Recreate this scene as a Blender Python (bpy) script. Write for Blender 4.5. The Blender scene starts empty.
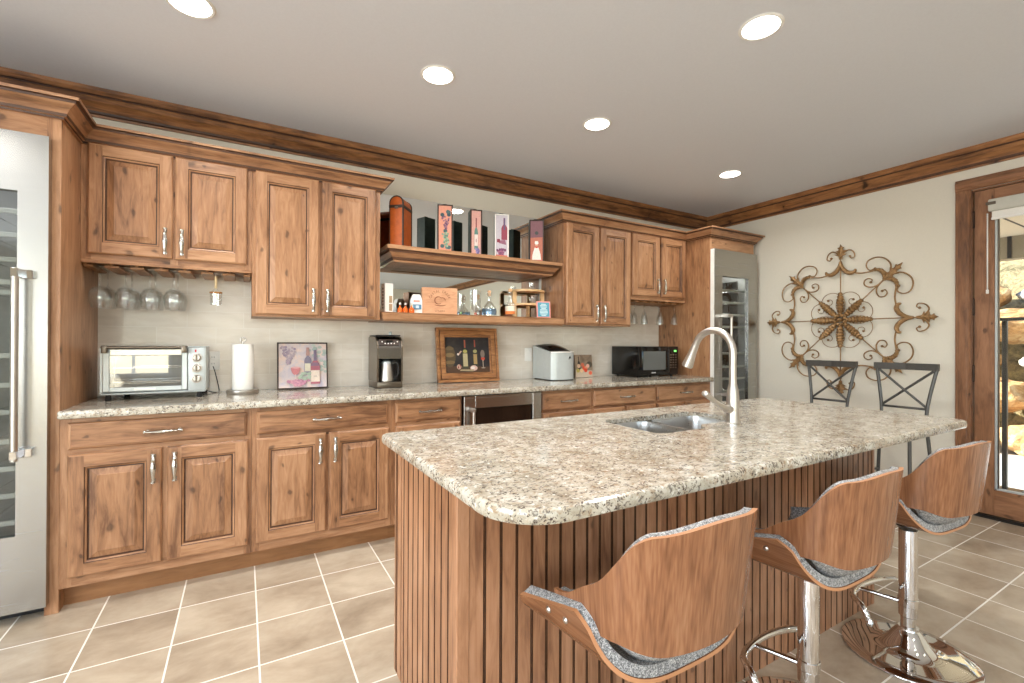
import bpy, bmesh, math, random
from mathutils import Vector, Matrix
C = bpy.context.scene.collection
S = bpy.context.scene
random.seed(7)
PI = math.pi

# ---------------------------------------------------------------- camera
YAW, PITCH, ROLL, FPX, CAMH = math.radians(30.071), math.radians(.166), math.radians(.227), 463.56, 1.227
_F = Vector((math.sin(YAW)*math.cos(PITCH), math.cos(YAW)*math.cos(PITCH), math.sin(PITCH)))
_R = Vector((math.cos(YAW), -math.sin(YAW), 0)); _U = _R.cross(_F)
_R2 = _R*math.cos(ROLL) + _U*math.sin(ROLL); _U2 = -_R*math.sin(ROLL) + _U*math.cos(ROLL)
cd = bpy.data.cameras.new('camera'); cd.sensor_width = 36; cd.lens = FPX/1024*36; cd.clip_start = .02
cam = bpy.data.objects.new('camera', cd); C.objects.link(cam)
m = Matrix((_R2, _U2, -_F)).transposed().to_4x4(); m.translation = Vector((0, 0, CAMH)); cam.matrix_world = m
S.camera = cam

# ---------------------------------------------------------------- world, lights, exposure
S.view_settings.view_transform = 'Standard'; S.view_settings.look = 'None'
S.view_settings.gamma = 1; S.view_settings.use_curve_mapping = False
S.view_settings.exposure = 0.30
S.cycles.transparent_max_bounces = 40; S.cycles.caustics_reflective = False; S.cycles.caustics_refractive = False
W = bpy.data.worlds.new('sky'); S.world = W; W.use_nodes = True
wn = W.node_tree; bg = wn.nodes['Background']
sky = wn.nodes.new('ShaderNodeTexSky'); sky.sky_type = 'NISHITA'; sky.sun_disc = False
sky.sun_elevation = math.radians(38); sky.sun_rotation = math.radians(200); sky.altitude = 1500
wn.links.new(sky.outputs[0], bg.inputs[0]); bg.inputs[1].default_value = .42

def area(name, loc, size, power, rot=(0, 0, 0), col=(1, 1, 1), shape='RECTANGLE', sy=None, spread=180):
    l = bpy.data.lights.new(name, 'AREA'); l.shape = shape; l.size = size
    if sy: l.size_y = sy
    l.energy = power; l.color = col; l.spread = math.radians(spread)
    o = bpy.data.objects.new(name, l); C.objects.link(o); o.location = loc; o.rotation_euler = rot
    return o
sun = bpy.data.lights.new('sun', 'SUN'); sun.energy = 17; sun.angle = math.radians(.6); sun.color = (1, .95, .86)
so = bpy.data.objects.new('sun', sun); C.objects.link(so); so.rotation_euler = (math.radians(65), 0, math.radians(199))
# fill light at unseen windows, added behind the camera and to its left
CEIL = 2.64
SIDE = [(-3.5, -1.5), (-.9, 1.1)]
WINS = [(-2.4, -1.3), (-.9, .2), (.6, 1.7)]
REAR = -5.2
for a, b in WINS:
    area('window_daylight', ((a+b)/2, REAR+.03, 1.45), b-a, 6, (PI/2, 0, 0), (.87, .94, 1.0), sy=1.7)
for q0, q1 in SIDE:
    area('side_window_daylight', (-3.17, (q0+q1)/2, 1.45), q1-q0, 80*(q1-q0)/2.0, (PI/2, 0, -PI/2), (.87, .94, 1.0), sy=1.7)
DOWN = [(-.2, 2.35), (.882, 2.315), (1.965, 2.311), (3.5, 2.43), (1.99, 1.232),
        (-.2, -.2), (.9, 1.1), (1.9, -.9), (-1.5, 1.1), (.9, -1.9), (3.3, -1.9), (-1.5, -2.6), (-.2, 1.1)]  # this row: unseen downlights added to light the room
DOWN_POWER = 7.4

# ---------------------------------------------------------------- material helpers
MATS = {}
def srgb(r, g, b):
    f = lambda c: c/12.92 if c <= .04045 else ((c+.055)/1.055)**2.4
    return (f(r/255), f(g/255), f(b/255), 1)
class NT:
    def __init__(s, name):
        s.m = bpy.data.materials.new(name); s.m.use_nodes = True; s.t = s.m.node_tree
        s.b = s.t.nodes['Principled BSDF']; MATS[name] = s.m
    def n(s, typ, ins=None, **kw):
        x = s.t.nodes.new('ShaderNode'+typ)
        for k, v in kw.items(): setattr(x, k, v)
        for k, v in (ins or {}).items(): s.set(x.inputs[k], v)
        return x
    def set(s, sock, v):
        if hasattr(v, 'is_output'): s.t.links.new(v, sock)
        else: sock.default_value = v
    def ramp(s, fac, stops, interp='LINEAR'):
        r = s.n('ValToRGB'); e = r.color_ramp.elements; r.color_ramp.interpolation = interp
        while len(e) < len(stops): e.new(.5)
        for i, (p, c) in enumerate(stops): e[i].position = p; e[i].color = c
        s.set(r.inputs[0], fac); return r.outputs[0]
    def mix(s, fac, a, b, mode='MIX'):
        x = s.n('Mix'); x.data_type = 'RGBA'; x.blend_type = mode
        s.set(x.inputs[0], fac); s.set(x.inputs[6], a); s.set(x.inputs[7], b); return x.outputs[2]
    def math(s, op, a, b=0., c=0.):
        x = s.n('Math'); x.operation = op
        s.set(x.inputs[0], a); s.set(x.inputs[1], b); s.set(x.inputs[2], c); return x.outputs[0]
    def coord(s, scale=(1, 1, 1), rand=True, kind='Object'):
        tc = s.n('TexCoord'); v = tc.outputs[kind]
        if rand:
            oi = s.n('ObjectInfo'); vm = s.n('VectorMath'); vm.operation = 'ADD'
            mu = s.math('MULTIPLY', oi.outputs['Random'], 37.); cb = s.n('CombineXYZ')
            for i in range(3): s.t.links.new(mu, cb.inputs[i])
            s.t.links.new(v, vm.inputs[0]); s.t.links.new(cb.outputs[0], vm.inputs[1]); v = vm.outputs[0]
        mp = s.n('Mapping'); s.t.links.new(v, mp.inputs[0]); mp.inputs['Scale'].default_value = scale
        return mp.outputs[0]
    def noise(s, v, scale, detail=3., rough=.5, dist=0., out='Fac'):
        x = s.n('TexNoise'); s.set(x.inputs['Vector'], v)
        x.inputs['Scale'].default_value = scale; x.inputs['Detail'].default_value = detail
        x.inputs['Roughness'].default_value = rough; x.inputs['Distortion'].default_value = dist
        return x.outputs[out]
    def bump(s, h, strength=.2, dist=.002):
        x = s.n('Bump'); x.inputs['Strength'].default_value = strength; x.inputs['Distance'].default_value = dist
        s.set(x.inputs['Height'], h); s.t.links.new(x.outputs[0], s.b.inputs['Normal'])
def solid(name, col, rough=.5, metal=0., spec=None, **kw):
    x = NT(name); x.b.inputs['Base Color'].default_value = col
    x.b.inputs['Roughness'].default_value = rough; x.b.inputs['Metallic'].default_value = metal
    for k, v in kw.items(): x.b.inputs[k.replace('_', ' ')].default_value = v
    return x.m
def speck(name, col, amount=.08, scale=60, rough=.5, metal=0.):
    """plain material with a faint mottling"""
    x = NT(name); v = x.coord()
    d = tuple(c*(1-amount) for c in col[:3])+(1,); l = tuple(min(1, c*(1+amount)) for c in col[:3])+(1,)
    x.set(x.b.inputs['Base Color'], x.ramp(x.noise(v, scale), [(.3, d), (.7, l)]))
    x.b.inputs['Roughness'].default_value = rough; x.b.inputs['Metallic'].default_value = metal
    return x.m
def wood(name, light, mid, dark, axis='Z', knots=.6, rough=.38, board=.095, fine=1.):
    x = NT(name)
    ai = 'XYZ'.index(axis)
    def sc(along, across): return tuple(along if i == ai else across for i in range(3))
    v0 = x.coord((1, 1, 1))
    # boards: value that changes every strip across the grain
    sep = x.n('SeparateXYZ'); x.t.links.new(v0, sep.inputs[0])
    cross = [sep.outputs[i] for i in range(3) if i != ai]; along_ = sep.outputs[ai]
    q = x.math('FLOOR', x.math('DIVIDE', x.math('ADD', cross[0], x.math('MULTIPLY', cross[1], .35)), board))
    wn_ = x.n('TexWhiteNoise'); wn_.noise_dimensions = '1D'; x.t.links.new(q, wn_.inputs['W'])
    uv = x.n('CombineXYZ'); acr = x.math('ADD', cross[0], x.math('MULTIPLY', cross[1], .93))
    wob = x.noise(x.coord((7, 7, 7)), 1.6, 2., .5)
    x.t.links.new(x.math('ADD', x.math('MULTIPLY', acr, 9.), x.math('MULTIPLY', wob, .5)), uv.inputs[0]); x.t.links.new(x.math('ADD', x.math('MULTIPLY', along_, 4.6), x.math('MULTIPLY', wob, .35)), uv.inputs[1])
    vo = x.n('TexVoronoi'); vo.voronoi_dimensions = '2D'; vo.inputs['Scale'].default_value = 1.; x.t.links.new(uv.outputs[0], vo.inputs['Vector'])
    vs_ = x.n('SeparateColor'); x.t.links.new(vo.outputs['Color'], vs_.inputs[0]); pick = x.math('GREATER_THAN', vs_.outputs[0], .58)
    size = x.math('MULTIPLY_ADD', vs_.outputs[1], .9, .45); dist_ = x.math('DIVIDE', vo.outputs['Distance'], size)
    grain = x.noise(x.coord(sc(2.0*fine, 15*fine)), 2.8, 5., .58, 1.1)
    fineg = x.noise(x.coord(sc(7*fine, 260*fine)), 1.0, 3., .6)
    blot = x.noise(x.coord(sc(1.2, 4.5)), 2.2, 3., .55, .6)
    fac = x.math('ADD', x.math('MULTIPLY', grain, .56), x.math('MULTIPLY', blot, .44))
    fac = x.math('ADD', fac, x.math('MULTIPLY', x.math('SUBTRACT', wn_.outputs[0], .5), .17))
    fac = x.math('ADD', fac, x.math('MULTIPLY', x.math('SUBTRACT', fineg, .5), .10))
    if knots > 0:
        halo = x.math('MULTIPLY', x.ramp(dist_, [(.06, (1, 1, 1, 1)), (.30, (0, 0, 0, 1))]), pick)
        fac = x.math('SUBTRACT', fac, x.math('MULTIPLY', halo, .07*knots))
    col = x.ramp(fac, [(.30, dark), (.48, mid), (.68, light)])
    if knots > 0:
        k = x.math('MULTIPLY', x.ramp(dist_, [(.05, (1, 1, 1, 1)), (.075, (.5, .5, .5, 1)), (.115, (0, 0, 0, 1))]), pick)
        kd = tuple(c*.18 for c in dark[:3])+(1,)
        col = x.mix(x.math('MULTIPLY', k, knots), col, kd)
    x.set(x.b.inputs['Base Color'], col)
    x.b.inputs['Roughness'].default_value = rough
    x.bump(fineg, .12, .001)
    return x.m

def veneer(name, axis, k=1.):
    x = NT(name); ai = 'XYZ'.index(axis)
    def sc(along, across): return tuple(along if i == ai else across for i in range(3))
    g = x.noise(x.coord(sc(.22, 26)), 2.4, 2, .5, .05); h = x.noise(x.coord(sc(.5, 150)), 1.2, 1.5, .5); w = x.noise(x.coord(sc(.8, 5)), 2., 1, .5, .3)
    f = x.math('ADD', x.math('ADD', x.math('MULTIPLY', g, .50), x.math('MULTIPLY', h, .42)), x.math('MULTIPLY', w, .08))
    q = lambda r, g_, b_: srgb(r*k, g_*k, b_*k)
    x.set(x.b.inputs['Base Color'], x.ramp(f, [(.30, q(106, 66, 42)), (.5, q(142, 95, 64)), (.72, q(166, 119, 86))])); x.b.inputs['Roughness'].default_value = .27
    return x.m
glaze = wood('dark_glaze_in_grooves', srgb(98, 62, 38), srgb(78, 48, 28), srgb(52, 30, 18), axis='X', knots=0, rough=.45)
ALD = (srgb(188, 143, 106), srgb(160, 115, 80), srgb(108, 72, 47))
ald = {a: wood('knotty_alder_'+a.lower(), *ALD, axis=a) for a in 'XYZ'}
crn = {a: wood('crown_alder_'+a.lower(), srgb(184, 130, 82), srgb(150, 102, 62), srgb(92, 58, 34), axis=a, knots=.9) for a in 'XY'}
dor = {a: wood('door_alder_'+a.lower(), srgb(164, 116, 82), srgb(134, 92, 62), srgb(88, 56, 36), axis=a, knots=.6) for a in 'YZ'}
isl = wood('island_alder', srgb(194, 146, 112), srgb(168, 120, 86), srgb(124, 82, 56), axis='Z', knots=.5, board=.094)
kick = wood('toe_kick_alder', srgb(168, 120, 78), srgb(152, 106, 66), srgb(130, 88, 52), axis='X', knots=0)
walnut = veneer('walnut_veneer', 'Z')
walx = veneer('walnut_side_veneer', 'Y', .92)
plyedge = solid('plywood_edge', srgb(190, 134, 92), .4)
birch = wood('birch_plywood', srgb(240, 208, 160), srgb(226, 188, 138), srgb(204, 160, 108), axis='X', knots=0, rough=.5)
cratew = wood('crate_pine', srgb(216, 168, 130), srgb(200, 148, 110), srgb(170, 118, 84), axis='X', knots=.2, rough=.6)
framew = wood('picture_frame_wood', srgb(204, 152, 102), srgb(174, 120, 74), srgb(116, 72, 40), axis='X', knots=0, rough=.35)

def granite(name, offs=0):
    x = NT(name); v = x.coord((1, 1, 1), rand=False)
    base = x.ramp(x.noise(v, 16, 5, .65, .3), [(.34, srgb(158, 147, 128)), (.5, srgb(186, 178, 161)), (.68, srgb(208, 203, 190))])
    va_ = x.coord((1, 1.5, 1.2), rand=False)
    tan = x.ramp(x.noise(va_, 42, 4, .7, .6), [(.53, (0, 0, 0, 1)), (.66, (1, 1, 1, 1))])
    c = x.mix(x.math('MULTIPLY', tan, .80), base, srgb(150, 122, 92))
    gry = x.ramp(x.noise(va_, 66, 4, .68, 1.0), [(.545, (0, 0, 0, 1)), (.60, (1, 1, 1, 1))])
    c = x.mix(x.math('MULTIPLY', gry, .88), c, srgb(106, 97, 88))
    vo = x.n('TexVoronoi'); vo.inputs['Scale'].default_value = 105; wv = x.n('VectorMath'); wv.operation = 'MULTIPLY_ADD'; x.t.links.new(x.noise(v, 150, 2, .5, out='Color'), wv.inputs[0]); wv.inputs[1].default_value = (.016, .016, .016); x.t.links.new(v, wv.inputs[2]); x.t.links.new(wv.outputs[0], vo.inputs['Vector'])
    cl = x.noise(v, 30, 2, .5)
    dk = x.math('MULTIPLY', x.math('LESS_THAN', vo.outputs['Distance'], .30), x.math('GREATER_THAN', cl, .49))
    c = x.mix(x.math('MULTIPLY', dk, .88), c, srgb(72, 56, 50))
    wh = x.ramp(x.noise(v, 75, 3, .5, .2), [(.62, (0, 0, 0, 1)), (.7, (1, 1, 1, 1))])
    c = x.mix(x.math('MULTIPLY', wh, .6), c, srgb(246, 243, 236))
    x.set(x.b.inputs['Base Color'], c); x.b.inputs['Roughness'].default_value = .12
    return x.m
gran = granite('speckled_granite')

# floor tile, 305 mm pitch with cream grout
T = .305; TX0, TY0 = .0576, 2.3062
def floor_mat():
    x = NT('stone_floor_tile'); v = x.coord((1, 1, 1), rand=False)
    sep = x.n('SeparateXYZ'); x.t.links.new(v, sep.inputs[0])
    def line(o, off, w):
        f = x.math('FRACT', x.math('ADD', x.math('DIVIDE', x.math('SUBTRACT', o, off), T), .5+100))
        return x.math('LESS_THAN', x.math('ABSOLUTE', x.math('SUBTRACT', f, .5)), w/T)
    g = x.math('MAXIMUM', line(sep.outputs[0], TX0, .0034), line(sep.outputs[1], TY0, .0034))
    ix = x.math('FLOOR', x.math('DIVIDE', x.math('SUBTRACT', sep.outputs[0], TX0-50*T), T))
    iy = x.math('FLOOR', x.math('DIVIDE', x.math('SUBTRACT', sep.outputs[1], TY0-50*T), T))
    cb = x.n('CombineXYZ'); x.t.links.new(ix, cb.inputs[0]); x.t.links.new(iy, cb.inputs[1])
    wnz = x.n('TexWhiteNoise'); wnz.noise_dimensions = '2D'; x.t.links.new(cb.outputs[0], wnz.inputs['Vector'])
    va = x.n('VectorMath'); va.operation = 'MULTIPLY_ADD'; x.t.links.new(wnz.outputs['Color'], va.inputs[0])
    va.inputs[1].default_value = (9, 9, 9); x.t.links.new(v, va.inputs[2])
    mp = x.n('Mapping'); x.t.links.new(va.outputs[0], mp.inputs[0]); mp.inputs['Rotation'].default_value = (0, 0, .6)
    mp.inputs['Scale'].default_value = (1, 1.7, 1)
    n1 = x.noise(mp.outputs[0], 2.6, 6, .62, .3)
    n2 = x.noise(v, 26, 5, .65, .0)
    f = x.math('ADD', x.math('MULTIPLY', n1, .93), x.math('MULTIPLY', n2, .07))
    f = x.math('ADD', f, x.math('MULTIPLY', x.math('SUBTRACT', wnz.outputs[0], .5), .10))
    col = x.ramp(f, [(.30, srgb(154, 137, 116)), (.5, srgb(184, 167, 144)), (.70, srgb(206, 191, 168))])
    col = x.mix(g, col, srgb(238, 232, 220))
    x.set(x.b.inputs['Base Color'], col)
    x.set(x.b.inputs['Roughness'], x.math('ADD', x.math('MULTIPLY', g, .4), .27))
    x.bump(x.math('SUBTRACT', 0., g), .3, .0015)
    return x.m
def splash_mat():
    x = NT('glossy_wall_tile'); v = x.coord((1, 1, 1), rand=False)
    sep = x.n('SeparateXYZ'); x.t.links.new(v, sep.inputs[0])
    th, tw = .1, .30
    row = x.math('DIVIDE', x.math('SUBTRACT', sep.outputs[2], .914-1.), th)
    ri = x.math('FLOOR', row); odd = x.math('MODULO', ri, 2.)
    cx = x.math('ADD', x.math('DIVIDE', sep.outputs[0], tw), x.math('ADD', 50., x.math('MULTIPLY', odd, .5)))
    def line(t, w): return x.math('LESS_THAN', x.math('ABSOLUTE', x.math('SUBTRACT', x.math('FRACT', x.math('ADD', t, .5)), .5)), w)
    g = x.math('MAXIMUM', line(row, .016), line(cx, .006))
    cb = x.n('CombineXYZ'); x.t.links.new(ri, cb.inputs[0]); x.t.links.new(x.math('FLOOR', cx), cb.inputs[1])
    wz = x.n('TexWhiteNoise'); wz.noise_dimensions = '2D'; x.t.links.new(cb.outputs[0], wz.inputs['Vector'])
    n = x.noise(x.coord((2, 1, 6), rand=False), 3.5, 4, .55, .5)
    f = x.math('ADD', x.math('MULTIPLY', n, .8), x.math('MULTIPLY', wz.outputs[0], .18))
    col = x.ramp(f, [(.25, srgb(216, 205, 190)), (.5, srgb(226, 216, 202)), (.75, srgb(234, 226, 215))])
    col = x.mix(x.math('MULTIPLY', g, .45), col, srgb(242, 238, 230))
    x.set(x.b.inputs['Base Color'], col); x.b.inputs['Roughness'].default_value = .16
    x.bump(x.math('SUBTRACT', x.math('MULTIPLY', x.noise(x.coord((1, 1, 2.2), rand=False), 14, 2, .5), .9), g), .30, .003)
    return x.m
m_floor = floor_mat(); m_splash = splash_mat()
def paint(name, col, rough=.75):
    x = NT(name); v = x.coord(rand=False)
    n = x.noise(v, 90, 3, .6); d = tuple(c*.97 for c in col[:3])+(1,)
    x.set(x.b.inputs['Base Color'], x.ramp(n, [(.3, d), (.7, col)])); x.b.inputs['Roughness'].default_value = rough
    x.bump(n, .06, .001); return x.m
m_wall = paint('cream_wall_paint', srgb(224, 217, 201))
m_ceil = paint('white_ceiling_paint', srgb(226, 229, 235), .85)
m_steel = None
def brushed(name, col, rough=.28, axis=0):
    x = NT(name); sc = [220, 220, 220]; sc[axis] = 2
    n = x.noise(x.coord(tuple(sc)), 1., 2, .5)
    x.b.inputs['Base Color'].default_value = col; x.b.inputs['Metallic'].default_value = 1
    x.set(x.b.inputs['Roughness'], x.math('ADD', rough-.05, x.math('MULTIPLY', n, .12)))
    return x.m
m_steel = brushed('brushed_steel', srgb(176, 174, 169), .24)
m_nickel = brushed('satin_nickel', srgb(200, 194, 186), .34, 2)
m_pull = brushed('antique_nickel_pull', srgb(196, 192, 184), .24, 2)
m_sink = brushed('sink_steel', srgb(190, 188, 184), .28)
m_chrome = solid('polished_chrome', srgb(226, 224, 222), .05, 1.)
m_dchrome = solid('pewter_bracket', srgb(120, 110, 98), .3, 1.)
m_chromed = solid('dark_chrome', srgb(150, 146, 142), .14, 1.)
m_mirror = solid('mirror_silver', (.86, .89, .87, 1), .015, 1.)
def thin_glass(name, tint=(.96, .98, .97, 1), ior=1.45, edge=.0):
    x = NT(name); t = x.t; out = t.nodes['Material Output']; t.nodes.remove(x.b)
    tr = x.n('BsdfTransparent', {0: tint}); gl = x.n('BsdfGlossy', {0: (1, 1, 1, 1), 'Roughness': .02})
    fr = x.n('Fresnel', {0: ior}); mx = x.n('MixShader')
    ge = x.n('NewGeometry'); ff = x.math('ADD', fr.outputs[0], edge)
    t.links.new(x.math('MULTIPLY', ff, x.math('SUBTRACT', 1., ge.outputs['Backfacing'])), mx.inputs[0])
    t.links.new(tr.outputs[0], mx.inputs[1]); t.links.new(gl.outputs[0], mx.inputs[2]); t.links.new(mx.outputs[0], out.inputs[0])
    return x.m
m_glass = thin_glass('clear_glass', (.955, .965, .965, 1), 2.0, .09)
m_pane = thin_glass('door_pane_glass', (.97, .99, .98, 1))
m_amberg = thin_glass('amber_liquid_glass', (.96, .78, .55, 1), 1.3)
m_blueg = thin_glass('blue_printed_glass', (.50, .62, .78, 1))
m_fglass = thin_glass('cooler_pane_glass', (.80, .82, .82, 1), 1.5, .04)
m_darkglass = solid('dark_door_glass', srgb(34, 24, 18), .04, 0, IOR=1.5)
m_black = speck('black_plastic', srgb(26, 24, 22), .1, 40, .3)
m_gloss = solid('gloss_black', srgb(14, 13, 12), .06)
m_dark = solid('dark_cavity', srgb(30, 24, 20), .6)
m_white = speck('white_plastic', srgb(242, 239, 232), .02, 30, .4)
m_paper = speck('paper_towel_white', srgb(238, 234, 226), .03, 200, .9)
m_iron = speck('dark_grey_metal', srgb(88, 86, 82), .08, 80, .45, .6)
m_bronze = speck('aged_bronze', srgb(150, 116, 76), .3, 55, .5, .45)
m_bronzed = solid('dark_bronze_hinge', srgb(58, 44, 36), .45, .6)
m_rubber = solid('rubber_foot', srgb(22, 20, 20), .7)
m_silver = speck('silver_plastic', srgb(196, 202, 201), .03, 30, .32, .35)
m_fridgein = speck('fridge_liner', srgb(168, 168, 164), .06, 20, .5)
m_cavity = speck('oven_cavity_grey', srgb(112, 118, 120), .06, 20, .4)
m_rackw = speck('pale_rack_front', srgb(206, 204, 192), .04, 20, .4)
m_leather = speck('orange_brown_leather', srgb(176, 84, 26), .14, 30, .35)
m_strap = speck('dark_strap', srgb(52, 34, 22), .2, 60, .4)
m_green = speck('dark_green_box', srgb(56, 74, 68), .15, 30, .5)
def tweed():
    x = NT('grey_tweed'); v = x.coord((1, 1, 1))
    n = x.noise(v, 420, 2, .7); n2 = x.noise(v, 130, 2, .6)
    f = x.math('ADD', x.math('MULTIPLY', n, .7), x.math('MULTIPLY', n2, .3))
    x.set(x.b.inputs['Base Color'], x.ramp(f, [(.38, srgb(72, 72, 74)), (.5, srgb(142, 141, 140)), (.62, srgb(216, 214, 210))]))
    x.b.inputs['Roughness'].default_value = .95; x.bump(n, .5, .003); return x.m
m_tweed = tweed()
def emis(name, col, st):
    x = NT(name); x.b.inputs['Base Color'].default_value = col
    x.b.inputs['Emission Color'].default_value = col; x.b.inputs['Emission Strength'].default_value = st; return x.m
m_lamp = emis('lamp_lens', (1, .96, .9, 1), 9)
def flat(r, g, b, rough=.55):
    k = 'print_%d_%d_%d' % (r, g, b)
    if k not in MATS: speck(k, srgb(r, g, b), .07, 90, rough)
    return MATS[k]

# ---------------------------------------------------------------- mesh helpers
class MB:
    def __init__(s): s.bm = bmesh.new(); s.mats = []
    def mi(s, m):
        if m not in s.mats: s.mats.append(m)
        return s.mats.index(m)
    def face(s, pts, m, smooth=False):
        vs = [s.bm.verts.new(p) for p in pts]
        try: f = s.bm.faces.new(vs)
        except ValueError: return
        f.material_index = s.mi(m); f.smooth = smooth; return f
    def box(s, x0, x1, y0, y1, z0, z1, m, bev=0., M=None, seg=1):
        if x0 > x1: x0, x1 = x1, x0
        if y0 > y1: y0, y1 = y1, y0
        if z0 > z1: z0, z1 = z1, z0
        i = s.mi(m)
        r = bmesh.ops.create_cube(s.bm, size=1)
        for v in r['verts']: v.co = Vector(((x0+x1)/2+v.co.x*(x1-x0), (y0+y1)/2+v.co.y*(y1-y0), (z0+z1)/2+v.co.z*(z1-z0)))
        fs = {f for v in r['verts'] for f in v.link_faces}
        for f in fs: f.material_index = i
        vs = r['verts']
        if bev > 0:
            es = list({e for v in r['verts'] for e in v.link_edges})
            b = bmesh.ops.bevel(s.bm, geom=es, offset=min(bev, .49*min(x1-x0, y1-y0, z1-z0)), segments=seg, profile=.5, affect='EDGES', material=-1)
            vs = list({v for f in b['faces'] for v in f.verts} | {v for v in vs if v.is_valid})
            for v in vs:
                for f in v.link_faces: f.material_index = i; f.smooth = seg > 1
        if M is not None: bmesh.ops.transform(s.bm, matrix=M, verts=[v for v in vs if v.is_valid])
        return s
    def grid(s, rows, m, closed=False, smooth=True, flip=False):
        """rows: list of equally long point lists"""
        i = s.mi(m); V = [[s.bm.verts.new(p) for p in r] for r in rows]; n = len(rows[0])
        for a in range(len(V)-1):
            for b in range(n if closed else n-1):
                q = [V[a][b], V[a][(b+1) % n], V[a+1][(b+1) % n], V[a+1][b]]
                if flip: q.reverse()
                f = s.bm.faces.new(q); f.material_index = i; f.smooth = smooth
        return V
    def cap(s, vs, m, flip=False):
        q = list(vs)
        if flip: q.reverse()
        try: f = s.bm.faces.new(q); f.material_index = s.mi(m)
        except ValueError: pass
    def lathe(s, prof, m, c=(0, 0, 0), n=28, M=None, capb=True, capt=True, smooth=True):
        """prof: (radius, z) bottom to top"""
        rows = []
        for r, z in prof:
            row = [Vector((c[0]+r*math.cos(2*PI*k/n), c[1]+r*math.sin(2*PI*k/n), c[2]+z)) for k in range(n)]
            if M is not None: row = [M @ p for p in row]
            rows.append(row)
        V = s.grid(rows, m, closed=True, smooth=smooth)
        if capb and prof[0][0] > 0: s.cap(V[0], m, True)
        if capt and prof[-1][0] > 0: s.cap(V[-1], m)
        return s
    def cyl(s, p0, p1, r, m, n=16, r1=None):
        return s.tube([p0, p1], [r, r if r1 is None else r1], m, n)
    def tube(s, pts, rad, m, n=10, flat_=None, cap=True):
        pts = [Vector(p) for p in pts]
        if not isinstance(rad, (list, tuple)): rad = [rad]*len(pts)
        t0 = (pts[1]-pts[0]).normalized(); up = Vector((0, 0, 1)) if abs(t0.z) < .9 else Vector((0, 1, 0))
        nrm = (up - t0*up.dot(t0)).normalized(); rows = []
        for k, p in enumerate(pts):
            a = pts[max(k-1, 0)]; b = pts[min(k+1, len(pts)-1)]; t = (b-a).normalized()
            nrm = (nrm - t*nrm.dot(t))
            nrm = nrm.normalized() if nrm.length > 1e-6 else t.orthogonal().normalized()
            bi = t.cross(nrm)
            rows.append([p + (nrm*math.cos(2*PI*j/n) + bi*math.sin(2*PI*j/n)*(flat_ or 1))*rad[k] for j in range(n)])
        V = s.grid(rows, m, closed=True, smooth=True)
        if cap: s.cap(V[0], m, True); s.cap(V[-1], m)
        return s
    def prism(s, poly, y0, y1, m, plane='XZ', M=None):
        """2-D polygon extruded along the missing axis"""
        def P(a, b, c):
            p = {'XZ': Vector((a, c, b)), 'XY': Vector((a, b, c)), 'YZ': Vector((c, a, b))}[plane]
            return M @ p if M is not None else p
        A = [s.bm.verts.new(P(a, b, y0)) for a, b in poly]; B = [s.bm.verts.new(P(a, b, y1)) for a, b in poly]
        i = s.mi(m); n = len(poly); out = []
        for k in range(n):
            f = s.bm.faces.new([A[k], A[(k+1) % n], B[(k+1) % n], B[k]]); f.material_index = i; out.append(f)
        for q in (A[::-1], B):
            f = s.bm.faces.new(q); f.material_index = i; out.append(f)
        bmesh.ops.recalc_face_normals(s.bm, faces=out)
        return s
    def sweep(s, prof, path, mats, gl=()):
        """prof (out, z) swept along plan path, out = to the right of travel; mats picked by leg direction"""
        path = [Vector((p[0], p[1], 0)) for p in path]; rows = []
        nn = []
        for k in range(len(path)-1):
            d = (path[k+1]-path[k]).normalized(); nn.append(Vector((d.y, -d.x, 0)))
        for k, p in enumerate(path):
            a = nn[max(k-1, 0)]; b = nn[min(k, len(nn)-1)]
            o = (a+b); o = o/(o.dot(a)) if o.length > 1e-6 else a
            rows.append([Vector((p.x+o.x*q[0], p.y+o.y*q[0], q[1])) for q in prof])
        for k in range(len(rows)-1):
            d = path[k+1]-path[k]; mm = mats['X' if abs(d.x) > abs(d.y) else 'Y']
            n = len(prof); i = s.mi(mm)
            A = [s.bm.verts.new(p) for p in rows[k]]; B = [s.bm.verts.new(p) for p in rows[k+1]]
            fs = []
            for j in range(n):
                fs.append(s.bm.faces.new([A[j], A[(j+1) % n], B[(j+1) % n], B[j]]))
            fs.append(s.bm.faces.new(A[::-1])); fs.append(s.bm.faces.new(B))
            for j, f in enumerate(fs): f.material_index = s.mi(glaze) if j in gl else i
            bmesh.ops.recalc_face_normals(s.bm, faces=fs)
        return s

LOC = {}
def root_of(o):
    while o.parent: o = o.parent
    return o
def tag(o, label=None, cat=None, group=None, kind=None):
    if label: o['label'] = label
    if cat: o['category'] = cat
    if group: o['group'] = group
    if kind: o['kind'] = kind
    return o
def part(name, mb, parent=None, world=True, label=None, angle=35):
    """link a mesh; world coordinates are made relative to the thing's base"""
    me = bpy.data.meshes.new(name)
    if parent is not None:
        off = Vector(LOC.get(root_of(parent).name, (0, 0, 0))) if world else Vector((0, 0, 0))
    elif world:
        vs = [v.co for v in mb.bm.verts]
        off = Vector(((min(v.x for v in vs)+max(v.x for v in vs))/2, (min(v.y for v in vs)+max(v.y for v in vs))/2, min(v.z for v in vs)))
    else: off = Vector((0, 0, 0))
    for v in mb.bm.verts: v.co -= off
    mb.bm.to_mesh(me); mb.bm.free()
    for m_ in mb.mats: me.materials.append(m_)
    fl = [p.use_smooth for p in me.polygons]
    if any(fl): me.set_sharp_from_angle(angle=math.radians(angle)); me.polygons.foreach_set('use_smooth', fl); me.update()
    o = bpy.data.objects.new(name, me); C.objects.link(o)
    if parent is not None: o.parent = parent
    else: o.location = off; LOC[o.name] = tuple(off)
    if label: o['label'] = label
    return o
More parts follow.
